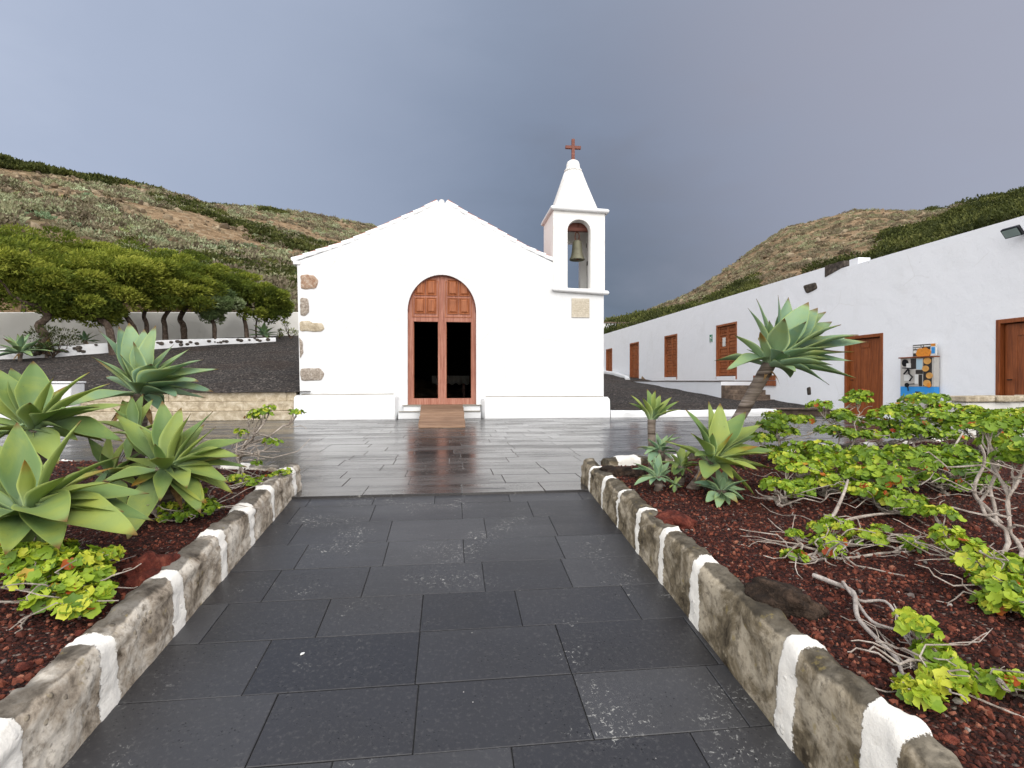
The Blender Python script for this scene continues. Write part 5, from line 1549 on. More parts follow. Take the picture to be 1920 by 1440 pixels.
# far ones by the low wall
def far_agave(px, py, d, L, label, seed, n=16, material='agave_dark'):
    c = at(px, py, d)
    agave(label, (px, py, d), UP, [], MAT[material], seed, (c.x, c.y, left_z(c.x, c.y) - 0.05), 0.06, 0.15, n, L, el=(-10, 80))
far_agave(38, 660, 17.6, 0.85, 'broad green agave growing over the low stone wall at the left edge', 41, 20, 'agave_blue')
far_agave(88, 655, 18.6, 0.6, 'dark agave just right of the broad one on the low stone wall', 42)
far_agave(160, 638, 20.3, 0.5, 'small dark agave tuft behind the low wall under the left junipers', 44)
far_agave(495, 628, 25.3, 0.75, 'small spiky agave beside the thin right trunk of the juniper row', 43, 18)

# ------------------------------------------------------------------ geraniums
MAT['gleaf'] = m_attr('geranium_leaf', [(0.0, '#2f4a14'), (0.3, '#526f1c'), (0.62, '#7a9625'), (0.86, '#9eb02f'), (0.945, '#b8bb3c'), (0.965, '#a8501a'), (1.0, '#8e2f12')], 0.55, 0.22, '#9fbf1e', 26, 0.22, 0.35, '#2c4410')
MAT['gstem'] = m_stone('geranium_stem', '#6e6259', '#a1968c', '#bdb4aa', 14, 0.5)
MAT['dead_stem'] = m_stone('bleached_stem', '#7d736c', '#a39a93', '#bdb5ae', 14, 0.5)


def gleaf_mesh(rng):
    """scalloped, dished geranium leaf, radius 1, stalk at origin, normal +Z"""
    nb = 15; V = [(0, 0, -0.14)]; 
    for i in range(nb):
        a = 0.30 + (2 * math.pi - 0.6) * i / (nb - 1); V.append((0.55 * math.cos(a), 0.55 * math.sin(a), 0.03 * math.cos(i * math.pi)))
    nb2 = 22
    for i in range(nb2):
        a = 0.22 + (2 * math.pi - 0.44) * i / (nb2 - 1); lobe = 1 + 0.11 * math.cos(i * 2 * math.pi / 4.4) + (0.05 if i % 2 else -0.02)
        V.append((lobe * math.cos(a), lobe * math.sin(a), 0.20 + 0.09 * math.cos(i * 2 * math.pi / 4.4) + rng.uniform(-.06, .06)))
    F = [(0, 1 + i, 2 + i) for i in range(nb - 1)]
    for i in range(nb2 - 1):
        j0 = 1 + round(i * (nb - 1) / (nb2 - 1)); j1 = 1 + round((i + 1) * (nb - 1) / (nb2 - 1))
        F.append((j0, 1 + nb + i, 2 + nb + i))
        if j1 != j0: F.append((j0, 2 + nb + i, j1))
    return np.array(V), np.array(F)


_rng = np.random.default_rng(77)
GLEAF = [gleaf_mesh(_rng) for _ in range(4)]


def look(normals, rng):
    n = normals / np.linalg.norm(normals, axis=1)[:, None]
    a = rng.normal(size=n.shape); x = np.cross(a, n); x /= np.linalg.norm(x, axis=1)[:, None]; y = np.cross(n, x)
    return np.stack([x, y, n], 2)


def leaf_cluster(mb, c, r, rng, n, leaf_r, tint, flat=0.48):
    n = int(n * 2.9); leaf_r = leaf_r * 0.60; r = r * 0.90
    """flat-topped head of leaves facing outwards and up"""
    u = rng.normal(size=(n, 3)); u[:, 2] = np.abs(u[:, 2]) * 0.9 - 0.15; u /= np.linalg.norm(u, axis=1)[:, None]
    rad = r * rng.uniform(0.45, 1.05, n) ** 0.6
    pos = np.array(c) + u * rad[:, None] * np.array([1, 1, flat])
    nrm = u * np.array([0.75, 0.75, 0.6]) + np.array([0, -0.05, 0.55]) + rng.normal(size=(n, 3)) * 0.30
    size = leaf_r * (0.38 + 0.85 * rng.random(n) ** 0.8)
    A = np.clip(tint + rng.normal(size=n) * 0.21 + 0.12 * (u[:, 2]), 0.02, 0.94)
    old = rng.random(n) < 0.022; A[old] = rng.uniform(0.955, 1.0, old.sum())
    k = rng.integers(0, 4, n)
    for q in range(4):
        s = k == q
        scatter(mb, GLEAF[q][0], GLEAF[q][1], pos[s], look(nrm[s], rng), size[s], A[s])
    return pos


def branch_pts(a, b_, rnd, wig=0.10, n=8, lift=0.0):
    a, b_ = Vector(a), Vector(b_); L = (b_ - a).length; P = []
    o = Vector((rnd.uniform(0, 50), rnd.uniform(0, 50), rnd.uniform(0, 50)))
    for i in range(n + 1):
        t = i / n; w = math.sin(math.pi * t) * L * wig
        q = a.lerp(b_, t)
        q += Vector((nz(o + Vector((t * 2.4, 0, 0))), nz(o + Vector((0, t * 2.4, 9))), 0.6 * nz(o + Vector((5, t * 2.4, 0))))) * w * 2.2
        q.z += lift * L * math.sin(math.pi * t)
        P.append(q)
    return P


def geranium(label, base, clusters, seed, leaf_r=0.042, zf=bed_right, tint=0.5, stem_r=0.011, bare=(), wig=0.12, nleaf=26, name='geranium_bush', forks=True, group='geranium bushes in the beds'):
    """clusters: (px, py, depth, radius)"""
    rnd = random.Random(seed); rng = np.random.default_rng(seed)
    base = Vector(base)
    t = thing(name, base, label, 'geranium', group)
    sm = MB(); fm = MB()
    cs = [(at(c[0], c[1], c[2]), c[3]) for c in clusters]
    done = []
    for i, (c, r) in enumerate(cs):
        c.z = max(c.z, zf(c.x, c.y) + r * 0.45)
        start = base + Vector((rnd.uniform(-.03, .03), rnd.uniform(-.03, .03), -0.01)); rad0 = stem_r * rnd.uniform(0.8, 1.15)
        if forks and done and rnd.random() < 0.75:                         # fork off an earlier branch
            P0 = min(done, key=lambda P: (P[-1] - c).length); k = rnd.randrange(len(P0) // 3, len(P0) * 2 // 3 + 1); start = P0[k]; rad0 *= 0.75
        end = c - Vector((0, 0, r * 0.35))
        P = branch_pts(start, end, rnd, wig, 9, rnd.uniform(-0.08, 0.06))
        for q in P:
            q.z = max(q.z, zf(q.x, q.y) + 0.006)
        done.append(P)
        sm.tube(P, [rad0 * (1 - 0.5 * k / 9) * (1 + 0.25 * nz((k * 1.7, i, seed))) for k in range(10)], 7)
        for _ in range(3):                                               # twigs into the head
            e = c + Vector((rnd.uniform(-.7, .7) * r, rnd.uniform(-.7, .7) * r, rnd.uniform(-.1, .4) * r))
            sm.tube(branch_pts(P[7], e, rnd, 0.1, 4), [rad0 * 0.5, rad0 * 0.42, rad0 * 0.36, rad0 * 0.3, rad0 * 0.2], 5)
        for _ in range(3):                                               # thin tangled twigs, mostly leafless
            a_ = rnd.uniform(0, 6.28); L_ = rnd.uniform(0.15, 0.42); k_ = rnd.randrange(1, 7)
            e = P[k_] + Vector((math.cos(a_) * L_, math.sin(a_) * L_, rnd.uniform(-0.04, 0.16)))
            e.z = max(e.z, zf(e.x, e.y) + 0.01)
            T_ = branch_pts(P[k_], e, rnd, 0.2, 7)
            for q in T_: q.z = max(q.z, zf(q.x, q.y) + 0.005)
            sm.tube(T_, [rad0 * 0.55 * (1 - 0.6 * j / 7) for j in range(8)], 5)
        leaf_cluster(fm, c, r, rng, max(8, int(nleaf * (r / 0.13) ** 1.6)), leaf_r, tint + rnd.uniform(-.10, .12))
    for (pts, r0) in bare:                                                # leafless grey branches
        P = []
        for q in pts: P.append(at(*q))
        sm.tube(smooth_path(P, rnd), [r0 * (1 - 0.55 * k / (len(P) * 4 - 4)) for k in range(len(P) * 4 - 3)], 8)
    if sm.n: sm.build('branches', MAT['gstem'], t, smooth=60)
    if fm.n: fm.build('foliage', MAT['gleaf'], t, smooth=180)
    return t


def smooth_path(P, rnd, sub=4):
    o = []; n = len(P)
    for i in range(n - 1):
        p0, p1, p2, p3 = P[max(i - 1, 0)], P[i], P[i + 1], P[min(i + 2, n - 1)]
        for k in range(sub):
            t = k / sub
            o.append(0.5 * ((2 * p1) + (p2 - p0) * t + (2 * p0 - 5 * p1 + 4 * p2 - p3) * t * t + (3 * p1 - p0 - 3 * p2 + p3) * t ** 3))
    o.append(P[-1].copy())
    return o


def bb(px, py): return bed_hit(px, py, bed_right)
def bl(px, py): return bed_hit(px, py, bed_left)


def gr(label, bpx, clusters, seed, dd=None, **kw):
    """clusters as (px, py, radius px, depth offset from the base)"""
    b_ = bb(*bpx) if bpx[0] > 900 else bl(*bpx)
    d0 = -((cam_rot.to_matrix().inverted() @ (b_ - CAM)).z)
    cl = []
    for c in clusters:
        d = d0 + (c[3] if len(c) > 3 else 0.0)
        cl.append((c[0], c[1], d, c[2] * d / F_PX))
    return geranium(label, b_, cl, seed, zf=bed_right if bpx[0] > 900 else bed_left, **kw)


# right bed, back to front
gr('geranium bush behind the short leaning agave stem, low over the plaza', (1480, 868), [(1450, 800, 34, .1), (1425, 822, 30, 0), (1490, 842, 34, -.1), (1452, 782, 26, .3), (1500, 790, 30, .3), (1470, 812, 30, .1), (1440, 846, 24, 0), (1530, 862, 34, -.1)], 101)
gr('geranium bush with tall bare stems in front of the plain plank door', (1590, 850), [(1538, 762, 26, .2), (1605, 752, 27, .3), (1612, 740, 22, .3), (1575, 785, 30, .1), (1640, 796, 36, .2), (1560, 810, 34, 0), (1600, 818, 34, .1), (1580, 775, 20, .2)], 102)
gr('geranium bush in front of the coin machine', (1710, 850), [(1690, 772, 40, .3), (1722, 752, 34, .4), (1752, 748, 26, .5), (1660, 780, 34, .1), (1700, 800, 40, .1), (1745, 780, 36, .2), (1770, 765, 30, .4), (1732, 812, 34, 0), (1680, 815, 36, .1), (1640, 818, 30, .1)], 103)
gr('geranium bush below the stone capped wall', (1815, 850), [(1805, 788, 38, .3), (1850, 784, 36, .3), (1800, 800, 42, .1), (1840, 795, 42, .2), (1780, 792, 38, .2), (1865, 785, 38, .3), (1770, 820, 36, 0), (1822, 772, 28, .4)], 104)
gr('geranium bush at the right edge of the back row', (1905, 860), [(1895, 782, 36, .3), (1935, 778, 36, .3), (1900, 805, 44, .1), (1875, 815, 34, .1), (1950, 800, 44, .1), (1915, 840, 40, -.2), (1880, 842, 30, 0)], 105)
gr('dense geranium bush right of the lime leaved agave', (1540, 930), [(1475, 862, 34, .1), (1510, 880, 40, 0), (1555, 870, 40, .1), (1500, 912, 28, -.1), (1595, 862, 38, .2), (1545, 902, 36, -.1), (1590, 896, 36, 0), (1540, 842, 36, .4), (1620, 850, 34, .4)], 106)
gr('round headed geranium close beside the agave leaves', (1470, 950), [(1455, 912, 34, -.05), (1500, 925, 26, 0), (1478, 880, 22, .2)], 107, tint=0.55)
gr('wide geranium bush in the middle of the right bed', (1660, 960), [(1640, 862, 40, .3), (1690, 850, 36, .5), (1620, 890, 42, .2), (1665, 890, 44, .1), (1715, 872, 36, .3), (1650, 925, 42, 0), (1690, 940, 46, -.1), (1615, 920, 38, 0), (1680, 905, 40, 0), (1710, 955, 34, -.2)], 108)
gr('geranium bush with dark shaded leaves under the tall crooked stems', (1780, 930), [(1760, 868, 38, .2), (1800, 880, 38, .1), (1745, 850, 34, .4), (1790, 848, 38, .4), (1830, 870, 38, .3), (1845, 905, 36, .1), (1808, 912, 30, 0), (1740, 895, 28, .1)], 109, tint=0.35,
   bare=[([(1782, 932, 4.2), (1785, 905, 4.25), (1775, 870, 4.3), (1785, 845, 4.35), (1805, 812, 4.4)], 0.014)])
gr('geranium with two tall crooked pale stems near the right edge', (1900, 1060), [(1852, 800, 36, .45), (1880, 790, 40, .5), (1900, 858, 36, .3), (1925, 842, 40, .2), (1865, 830, 34, .5)], 110, stem_r=0.012, nleaf=24,
   bare=[([(1905, 1010, 3.35), (1880, 985, 3.4), (1852, 955, 3.45), (1829, 930, 3.5), (1829, 905, 3.5), (1845, 870, 3.55), (1842, 842, 3.55), (1820, 812, 3.6)], 0.016), ([(1880, 1015, 3.3), (1868, 985, 3.35), (1865, 950, 3.4), (1857, 915, 3.45), (1870, 880, 3.5), (1870, 850, 3.55), (1865, 822, 3.6)], 0.013)])
gr('geranium with a fan of arching pale branches in the middle foreground of the right bed', (1500, 1050), [(1552, 1015, 36, .1), (1535, 990, 24, .2), (1570, 985, 32, .2), (1625, 1012, 38, .15), (1652, 992, 20, .25), (1490, 1052, 24, -.02), (1490, 1000, 14, .1), (1560, 1035, 26, 0), (1715, 1030, 24, .1), (1700, 1012, 18, .2)], 111, leaf_r=0.036, tint=0.58,
   bare=[([(1560, 1058, 3.15), (1590, 1045, 3.15), (1630, 1040, 3.2), (1660, 1058, 3.2), (1720, 1070, 3.15), (1760, 1082, 3.1)], 0.016), ([(1560, 1058, 3.1), (1610, 1075, 3.05), (1670, 1090, 3.0), (1740, 1105, 2.95), (1800, 1118, 2.9)], 0.016),
         ([(1610, 1075, 3.05), (1650, 1062, 3.05), (1690, 1062, 3.05), (1740, 1060, 3.05)], 0.011), ([(1640, 1030, 3.2), (1680, 1030, 3.2), (1735, 1000, 3.25)], 0.012), ([(1640, 1085, 3.0), (1700, 1080, 3.0), (1770, 1065, 3.0)], 0.010),
         ([(1495, 1060, 3.25), (1530, 1000, 3.35), (1560, 970, 3.4), (1580, 930, 3.5), (1590, 900, 3.6)], 0.017), ([(1530, 1000, 3.35), (1590, 975, 3.4), (1640, 965, 3.45), (1690, 962, 3.5)], 0.014),
         ([(1440, 935, 3.9), (1500, 945, 3.85), (1560, 960, 3.8), (1610, 935, 3.85)], 0.013), ([(1450, 915, 4.0), (1490, 960, 3.7), (1480, 1000, 3.5), (1482, 1030, 3.4)], 0.012)])
gr('lime geranium spilling in from the right edge of the bed', (1890, 1150), [(1762, 965, 34, .5), (1778, 1005, 36, .4), (1805, 1025, 40, .3), (1830, 1060, 44, .15), (1868, 1090, 48, .05), (1895, 1060, 40, .2), (1905, 1130, 52, -.05), (1870, 1135, 40, 0), (1930, 1100, 50, .1), (1945, 1160, 50, -.1)], 112, tint=0.68, leaf_r=0.04)
gr('lime geranium in the right foreground with a bare forked branch', (1760, 1270), [(1722, 1180, 36, .12), (1750, 1222, 40, .06), (1775, 1255, 36, .02), (1722, 1318, 42, -.12), (1770, 1305, 48, -.08), (1700, 1300, 30, -.1), (1705, 1160, 26, .15)], 113, tint=0.66, leaf_r=0.042, nleaf=30)
gr('small geranium sprig in the lower right corner', (1870, 1300), [(1868, 1290, 40, 0), (1905, 1305, 40, -.03), (1845, 1278, 20, .03)], 114, tint=0.6, leaf_r=0.042, nleaf=20)
rnd = random.Random(31)
db = bb(1540, 1100)
dt = thing('dead_branch', db, 'bleached forked branch lying on the red gravel in the right bed', 'branch')
dm = MB()
for pts, r0 in (([(1525, 1090), (1560, 1105), (1600, 1128), (1608, 1180), (1650, 1220), (1680, 1250), (1692, 1285)], 0.017), ([(1580, 1112), (1610, 1140), (1660, 1150), (1690, 1190), (1720, 1215)], 0.011), ([(1605, 1145), (1635, 1185), (1690, 1205), (1735, 1250)], 0.010), ([(1640, 1188), (1700, 1200), (1740, 1232)], 0.008), ([(1690, 1205), (1715, 1235), (1740, 1245)], 0.007)):
    P = [bb(*q) + Vector((0, 0, 0.03 + 0.03 * rnd.random())) for q in pts]
    P = smooth_path(P, rnd); n = len(P)
    dm.tube(P, [r0 * 0.72 * (1 - 0.5 * k / n) * (1 + 0.15 * nz((k * 0.8, r0 * 99, 1))) for k in range(n)], 8)
dm.build('wood', MAT['dead_stem'], dt, smooth=60)
# left bed
gr('lime green geranium bush in the lower left corner', (90, 1150), [(45, 1040, 46, .15), (105, 1030, 42, .2), (150, 1050, 46, .1), (70, 1080, 50, .05), (125, 1095, 50, 0), (175, 1075, 40, .1), (150, 1135, 46, -.08), (85, 1125, 40, -.05), (185, 1110, 30, .0), (10, 1060, 46, .1), (200, 1040, 26, .2), (15, 1010, 40, .3)], 121, tint=0.68, leaf_r=0.043, nleaf=30)
gr('small geranium under the scarred agave by the left kerb', (345, 975), [(320, 955, 26, 0), (375, 945, 30, .02), (350, 968, 28, -.04), (400, 955, 20, 0), (310, 975, 18, -.05), (365, 925, 22, .05)], 122, tint=0.5, leaf_r=0.034)
gr('leggy geranium with upright stems and red tinted leaves at the corner of the left kerb', (445, 905), [(490, 776, 24, .1), (472, 782, 14, .1), (556, 774, 17, .25), (510, 830, 20, .1), (450, 810, 14, 0), (480, 868, 12, .02), (505, 765, 14, .15)], 123, tint=0.52, leaf_r=0.032, stem_r=0.013, wig=0.16)
gr('low geranium trailing over the end of the left kerb', (470, 905), [(535, 885, 18, .15), (520, 893, 14, .12), (452, 918, 22, -.08), (475, 928, 20, -.12), (500, 898, 14, .05), (440, 895, 16, -.02)], 124, tint=0.58, leaf_r=0.03)
# ------------------------------------------------------------------ junipers, scrub and hillside
MAT['juniper'] = m_attr('juniper_foliage', [(0.0, '#3f4d20'), (0.3, '#616f2b'), (0.55, '#828c38'), (0.8, '#a2a745'), (1.0, '#b8ba56')], 0.8, 0.28, '#8a9a2a', 3.0, 0.25, 0.2, '#18200d')
MAT['juniper_grey'] = m_attr('grey_juniper_foliage', [(0.0, '#3c4d33'), (0.3, '#5c7049'), (0.55, '#6f8252'), (0.8, '#8b9b6a'), (1.0, '#9da884')], 0.8, 0.2, '#8a9a5a', 3.0, 0.25, 0.2, '#1a2214')
MAT['bark'] = m_stone('juniper_bark', '#2a211b', '#4e4239', '#6f6257', 9, 0.8)
MAT['scrub'] = m_attr('dry_scrub', [(0.0, '#5a5042'), (0.25, '#7b705f'), (0.45, '#8a836b'), (0.65, '#929272'), (0.82, '#a1a886'), (0.92, '#b0bc99'), (1.0, '#8c954e')], 0.9, 0.10, '#8a9a5a', 0, 0, 0.1)
MAT['spurge'] = m_attr('spurge_leaf', [(0.0, '#4f6247'), (0.5, '#7f9472'), (1.0, '#9db08a')], 0.8, 0.12, '#9ab070', 0, 0, 0.2)
MAT['hill_rock'] = m_attr('hill_rock', [(0.0, '#4c4031'), (0.5, '#786852'), (1.0, '#9a8b74')], 0.95, noise_scale=2, var=0.5, var_col='#3a3025')
MAT['thicket'] = m_attr('wind_cut_thicket', [(0.0, '#252b16'), (0.35, '#3c4223'), (0.65, '#555a2e'), (1.0, '#767545')], 0.85, 0.10, '#6a7a22', 0, 0, 0.15)

DIAM = np.array([(0, -0.5, 0), (0.34, -0.05, 0.10), (0, 0.5, 0.0), (-0.34, -0.05, 0.10)], dtype=float)   # a small spray, long axis +Y
DIAM_F = np.array([(0, 1, 2, 3)])


def frames(dirs, rng):
    """rotation matrices whose Y axis is dirs, spun at random"""
    y = dirs / np.linalg.norm(dirs, axis=1)[:, None]
    a = rng.normal(size=y.shape); x = np.cross(y, a); x /= np.linalg.norm(x, axis=1)[:, None]; z = np.cross(x, y)
    return np.stack([x, y, z], 2)


def sprays(mb, c, rad, n, rng, size, A, wind=(0.5, 0, 0.1), shell=0.55, up=0.35, lower=0.5):
    """n leaf sprays in the outer part of an ellipsoid clump"""
    u = rng.normal(size=(n, 3)); u /= np.linalg.norm(u, axis=1)[:, None]
    flip = (u[:, 2] < 0) & (rng.random(n) > lower); u[flip, 2] *= -1
    r = shell + (1.06 - shell) * rng.random(n) ** 0.7
    pos = np.array(c) + u * r[:, None] * np.array(rad)
    d = u + np.array(wind) + np.array([0, 0, up]) + rng.normal(size=(n, 3)) * 0.45
    s = size * rng.uniform(0.6, 1.25, n); sc = np.column_stack([s * 0.55, s, s])
    scatter(mb, DIAM, DIAM_F, pos, frames(d, rng), sc, np.clip(A + rng.normal(size=n) * 0.13, 0, 1))


def juniper(label, trunk, crown, d, seed, material='juniper', tint=0.5, lean=None, zf=left_z, n_clump=26, dens=1.0, group='wind-bent junipers by the boundary wall', trunk_r=None):
    """trunk: list of photo points at depth d from the foot up; crown: (cx, cy, w, h) in photo pixels"""
    rng = np.random.default_rng(seed); rnd = random.Random(seed); ppm = F_PX / d
    P = [at(x, y, d) for x, y in trunk]
    P[0].z = zf(P[0].x, P[0].y) - 0.05
    t = thing('juniper_tree', P[0], label, 'tree', group)
    cc = at(crown[0], crown[1], d); W, H = crown[2] / ppm / 2, crown[3] / ppm / 2; D = min(W, 2.4) * 0.9
    tm = MB(); tr = (trunk_r or 0.16) * 0.58
    Q = smooth_path(P, rnd, 5); n = len(Q)
    tm.tube(Q, [tr * (1.25 - 0.55 * k / n) * (1 + 0.15 * nz((k * 0.6, seed, 2))) for k in range(n)], 10)
    fm = MB()
    cl = []
    for i in range(int(n_clump * 1.6)):
        a = rng.normal(size=3); a /= np.linalg.norm(a); a *= rng.random() ** 0.4 * 0.82
        c = np.array(cc) + a * np.array([W, D, H * 0.9]); r = np.array([rng.uniform(.17, .33) * W, rng.uniform(.25, .45) * D, rng.uniform(.17, .30) * H])
        r = np.maximum(r, 0.25); cl.append((c, r, a))
    for c, r, a in cl:
        A = tint + rnd.uniform(-.28, .25)
        sprays(fm, c, r, int(400 * dens), rng, 0.16, A, (0.55, -0.05, 0.05), 0.55, 0.3)
    for k in range(7):
        c, r, a = cl[k % len(cl)]
        e = Vector(c); b_ = branch_pts(Q[-1 - rnd.randrange(0, max(1, n // 4))], e, rnd, 0.08, 6)
        tm.tube(b_, [tr * 0.5 * (1 - 0.7 * j / 6) for j in range(7)], 6)
    tm.build('trunk', MAT['bark'], t, smooth=60)
    fm.build('crown', MAT[material], t, smooth=None)
    return t


juniper('broad juniper at the left edge with its gnarled trunk behind the low agave', [(66, 655), (85, 632), (72, 612), (90, 590), (60, 560)], (40, 515, 270, 165), 18.6, 1, tint=0.55, n_clump=34, trunk_r=0.22)
juniper('juniper with a low sweeping crown reaching down in front of the wall at the left', [(213, 645), (205, 618), (190, 600), (170, 585)], (148, 578, 160, 84), 19.6, 2, tint=0.38, n_clump=20, trunk_r=0.2)
juniper('tall yellow green juniper with a trunk leaning left above the tall agave', [(262, 640), (252, 618), (240, 598), (228, 580), (225, 550)], (222, 522, 240, 140), 20.8, 3, tint=0.66, n_clump=34)
juniper('juniper directly right of the leaning yellow green one, its trunk straight and slim', [(274, 640), (275, 610), (270, 590), (285, 560)], (290, 540, 150, 110), 21.6, 4, tint=0.56, n_clump=22, trunk_r=0.14)
juniper('middle juniper of the row, third straight trunk from the right', [(311, 640), (309, 612), (308, 595), (330, 565)], (336, 545, 165, 105), 22.2, 5, tint=0.5, n_clump=22, trunk_r=0.17)
juniper('juniper with the thick dark trunk left of the greyish one', [(346, 640), (344, 612), (338, 595), (360, 560)], (372, 530, 150, 110), 23.0, 6, tint=0.45, n_clump=20, trunk_r=0.2)
juniper('greyish green juniper with a forked slim trunk', [(402, 640), (402, 612), (398, 600), (402, 580)], (398, 570, 112, 84), 23.2, 7, 'juniper_grey', 0.62, n_clump=18, trunk_r=0.14)
juniper('dense juniper second from the chapel end of the row', [(464, 640), (461, 612), (458, 595), (465, 575)], (452, 562, 110, 88), 24.6, 8, tint=0.42, n_clump=18, trunk_r=0.15)
juniper('dark juniper nearest the chapel with a thin pole-like trunk', [(481, 640), (480, 612), (484, 595), (495, 580)], (503, 568, 100, 84), 25.2, 9, tint=0.34, n_clump=18, trunk_r=0.06)
hz = lambda x, y: hill_z(math.atan2(x, y), math.hypot(x, y))
juniper('large juniper behind the boundary wall at the left edge, highest crown in the row', [(40, 590), (45, 560), (40, 520)], (50, 462, 240, 100), 24.5, 10, tint=0.42, zf=hz, n_clump=26)
juniper('juniper behind the wall above the yellow green one', [(215, 590), (215, 560), (215, 520)], (205, 482, 200, 80), 27.0, 11, tint=0.52, zf=hz, n_clump=22)
juniper('juniper behind the wall in the middle of the row', [(315, 590), (315, 560), (315, 530)], (318, 500, 170, 74), 28.0, 12, tint=0.40, zf=hz, n_clump=20)
juniper('last juniper behind the wall, where the crowns slope down toward the chapel', [(415, 590), (415, 570), (415, 550)], (415, 528, 150, 62), 29.0, 13, tint=0.44, zf=hz, n_clump=18)

# dark shrubs and saplings by the wall
def shrub(name, label, px, py, d, w, h, material, tint, seed, n=900, size=0.10, zf=left_z, cat='shrub'):
    p = at(px, py, d); p.z = zf(p.x, p.y); rng = np.random.default_rng(seed); ppm = F_PX / d; rnd = random.Random(seed)
    t = thing(name, p, label, cat); W, H = w / ppm / 2, h / ppm / 2
    fm = MB(); sm = MB()
    for i in range(9):
        c = np.array(p) + np.array([rng.uniform(-.7, .7) * W, rng.uniform(-.5, .5) * W, H + rng.uniform(-.6, .7) * H])
        sprays(fm, c, np.array([0.42 * W, 0.42 * W, 0.34 * H]), n // 9, rng, size, tint + rnd.uniform(-.15, .15), (0.1, 0, 0.2))
        sm.tube(branch_pts(p, c, rnd, 0.12, 5), [0.02 * (1 - 0.12 * k) for k in range(6)], 5)
    sm.build('branches', MAT['bark'], t, smooth=60); fm.build('foliage', MAT[material], t)
    return t


shrub('shrub', 'dark sprawling shrub by the low wall right of the broad agave', 100, 650, 18.6, 110, 60, 'thicket', 0.3, 61)
shrub('shrub', 'spindly shrub in the corner where the boundary wall meets the chapel', 545, 635, 26.5, 34, 34, 'juniper', 0.4, 63, 260, 0.10)
shrub('shrub', 'thin sapling between the small agave and the chapel corner', 522, 636, 26.2, 20, 22, 'juniper', 0.45, 64, 160, 0.09)

# unit shrubs for the hillside mass
def unit_shrub(rng, n=42, flat=0.7):
    k_ = 1.0 if n < 100 else 0.62
    n = n * 2
    u = rng.normal(size=(n, 3)); u[:, 2] = np.abs(u[:, 2]); u /= np.linalg.norm(u, axis=1)[:, None]
    pos = u * (0.55 + 0.5 * rng.random(n))[:, None] * np.array([1, 1, flat])
    d = u + rng.normal(size=(n, 3)) * 0.5 + np.array([0.2, 0, 0.3]); s = rng.uniform(0.2, 0.42, n) * k_
    V = np.einsum('nij,nkj->nki', frames(d, rng), DIAM[None] * np.column_stack([s * 0.75, s, s])[:, None, :]) + pos[:, None, :]
    F = (DIAM_F[None] + (np.arange(n) * 4)[:, None, None]).reshape(-1, 4)
    return V.reshape(-1, 3), F


def zrot(n, rng):
    a = rng.uniform(0, 2 * math.pi, n); c, s = np.cos(a), np.sin(a); o = np.zeros(n); l = np.ones(n)
    return np.stack([np.stack([c, -s, o], 1), np.stack([s, c, o], 1), np.stack([o, o, l], 1)], 1)


def scatter_hill(mb, n, azr, rr, size, arng, seed, keep=None, flat=0.7, nleaf=42, nvar=5, power=1.0):
    rng = np.random.default_rng(seed); us = [unit_shrub(rng, nleaf, flat) for _ in range(nvar)]
    P = []; S = []; A = []
    tries = 0
    while len(P) < n and tries < n * 60:
        tries += 1
        az = rng.uniform(*azr); rc, zc, rm, zm = hill_ctrl(az)
        t = rng.random() ** power; r = rr[0](rc, rm) + (rr[1](rc, rm) - rr[0](rc, rm)) * t
        x, y = r * math.sin(az), r * math.cos(az)
        if keep and not keep(az, r, x, y, rc): continue
        s = size[0] + (size[1] - size[0]) * rng.random() ** 2
        P.append((x, y, hill_z(az, r) - 0.12 * s)); S.append(s); A.append(np.clip(rng.uniform(*arng), 0, 1))
    P, S, A = np.array(P), np.array(S), np.array(A); k = rng.integers(0, nvar, len(P))
    for q in range(nvar):
        m_ = k == q
        scatter(mb, us[q][0], us[q][1], P[m_], zrot(m_.sum(), rng), S[m_], A[m_])


azL0, azL1, azR0, azR1 = az_of(-800), az_of(800), az_of(1120), az_of(2700)
patchy = lambda az, r, x, y, rc: nz((x, y, 0), 0.09) + 0.5 * nz((x, y, 3), 0.3) > -0.16
mb = MB()
scatter_hill(mb, 6400, (azL0, azL1), (lambda rc, rm: 32, lambda rc, rm: rc * 1.03), (0.35, 1.25), (0.05, 0.86), 1, patchy)
scatter_hill(mb, 880, (azL0, azL1), (lambda rc, rm: 32, lambda rc, rm: rc * 0.8), (0.4, 0.9), (0.78, 1.0), 2, patchy)
scatter_hill(mb, 4200, (azR0, azR1), (lambda rc, rm: rm, lambda rc, rm: rc * 1.03), (0.4, 1.0), (0.05, 0.75), 3, None)
scatter_hill(mb, 500, (azR0, azR1), (lambda rc, rm: 40, lambda rc, rm: rm), (0.5, 1.2), (0.05, 0.5), 4, None)
tag(mb.build('hillside_scrub', MAT['scrub']), 'grey green and brown dry scrub covering the hillsides', 'scrub', kind='stuff')

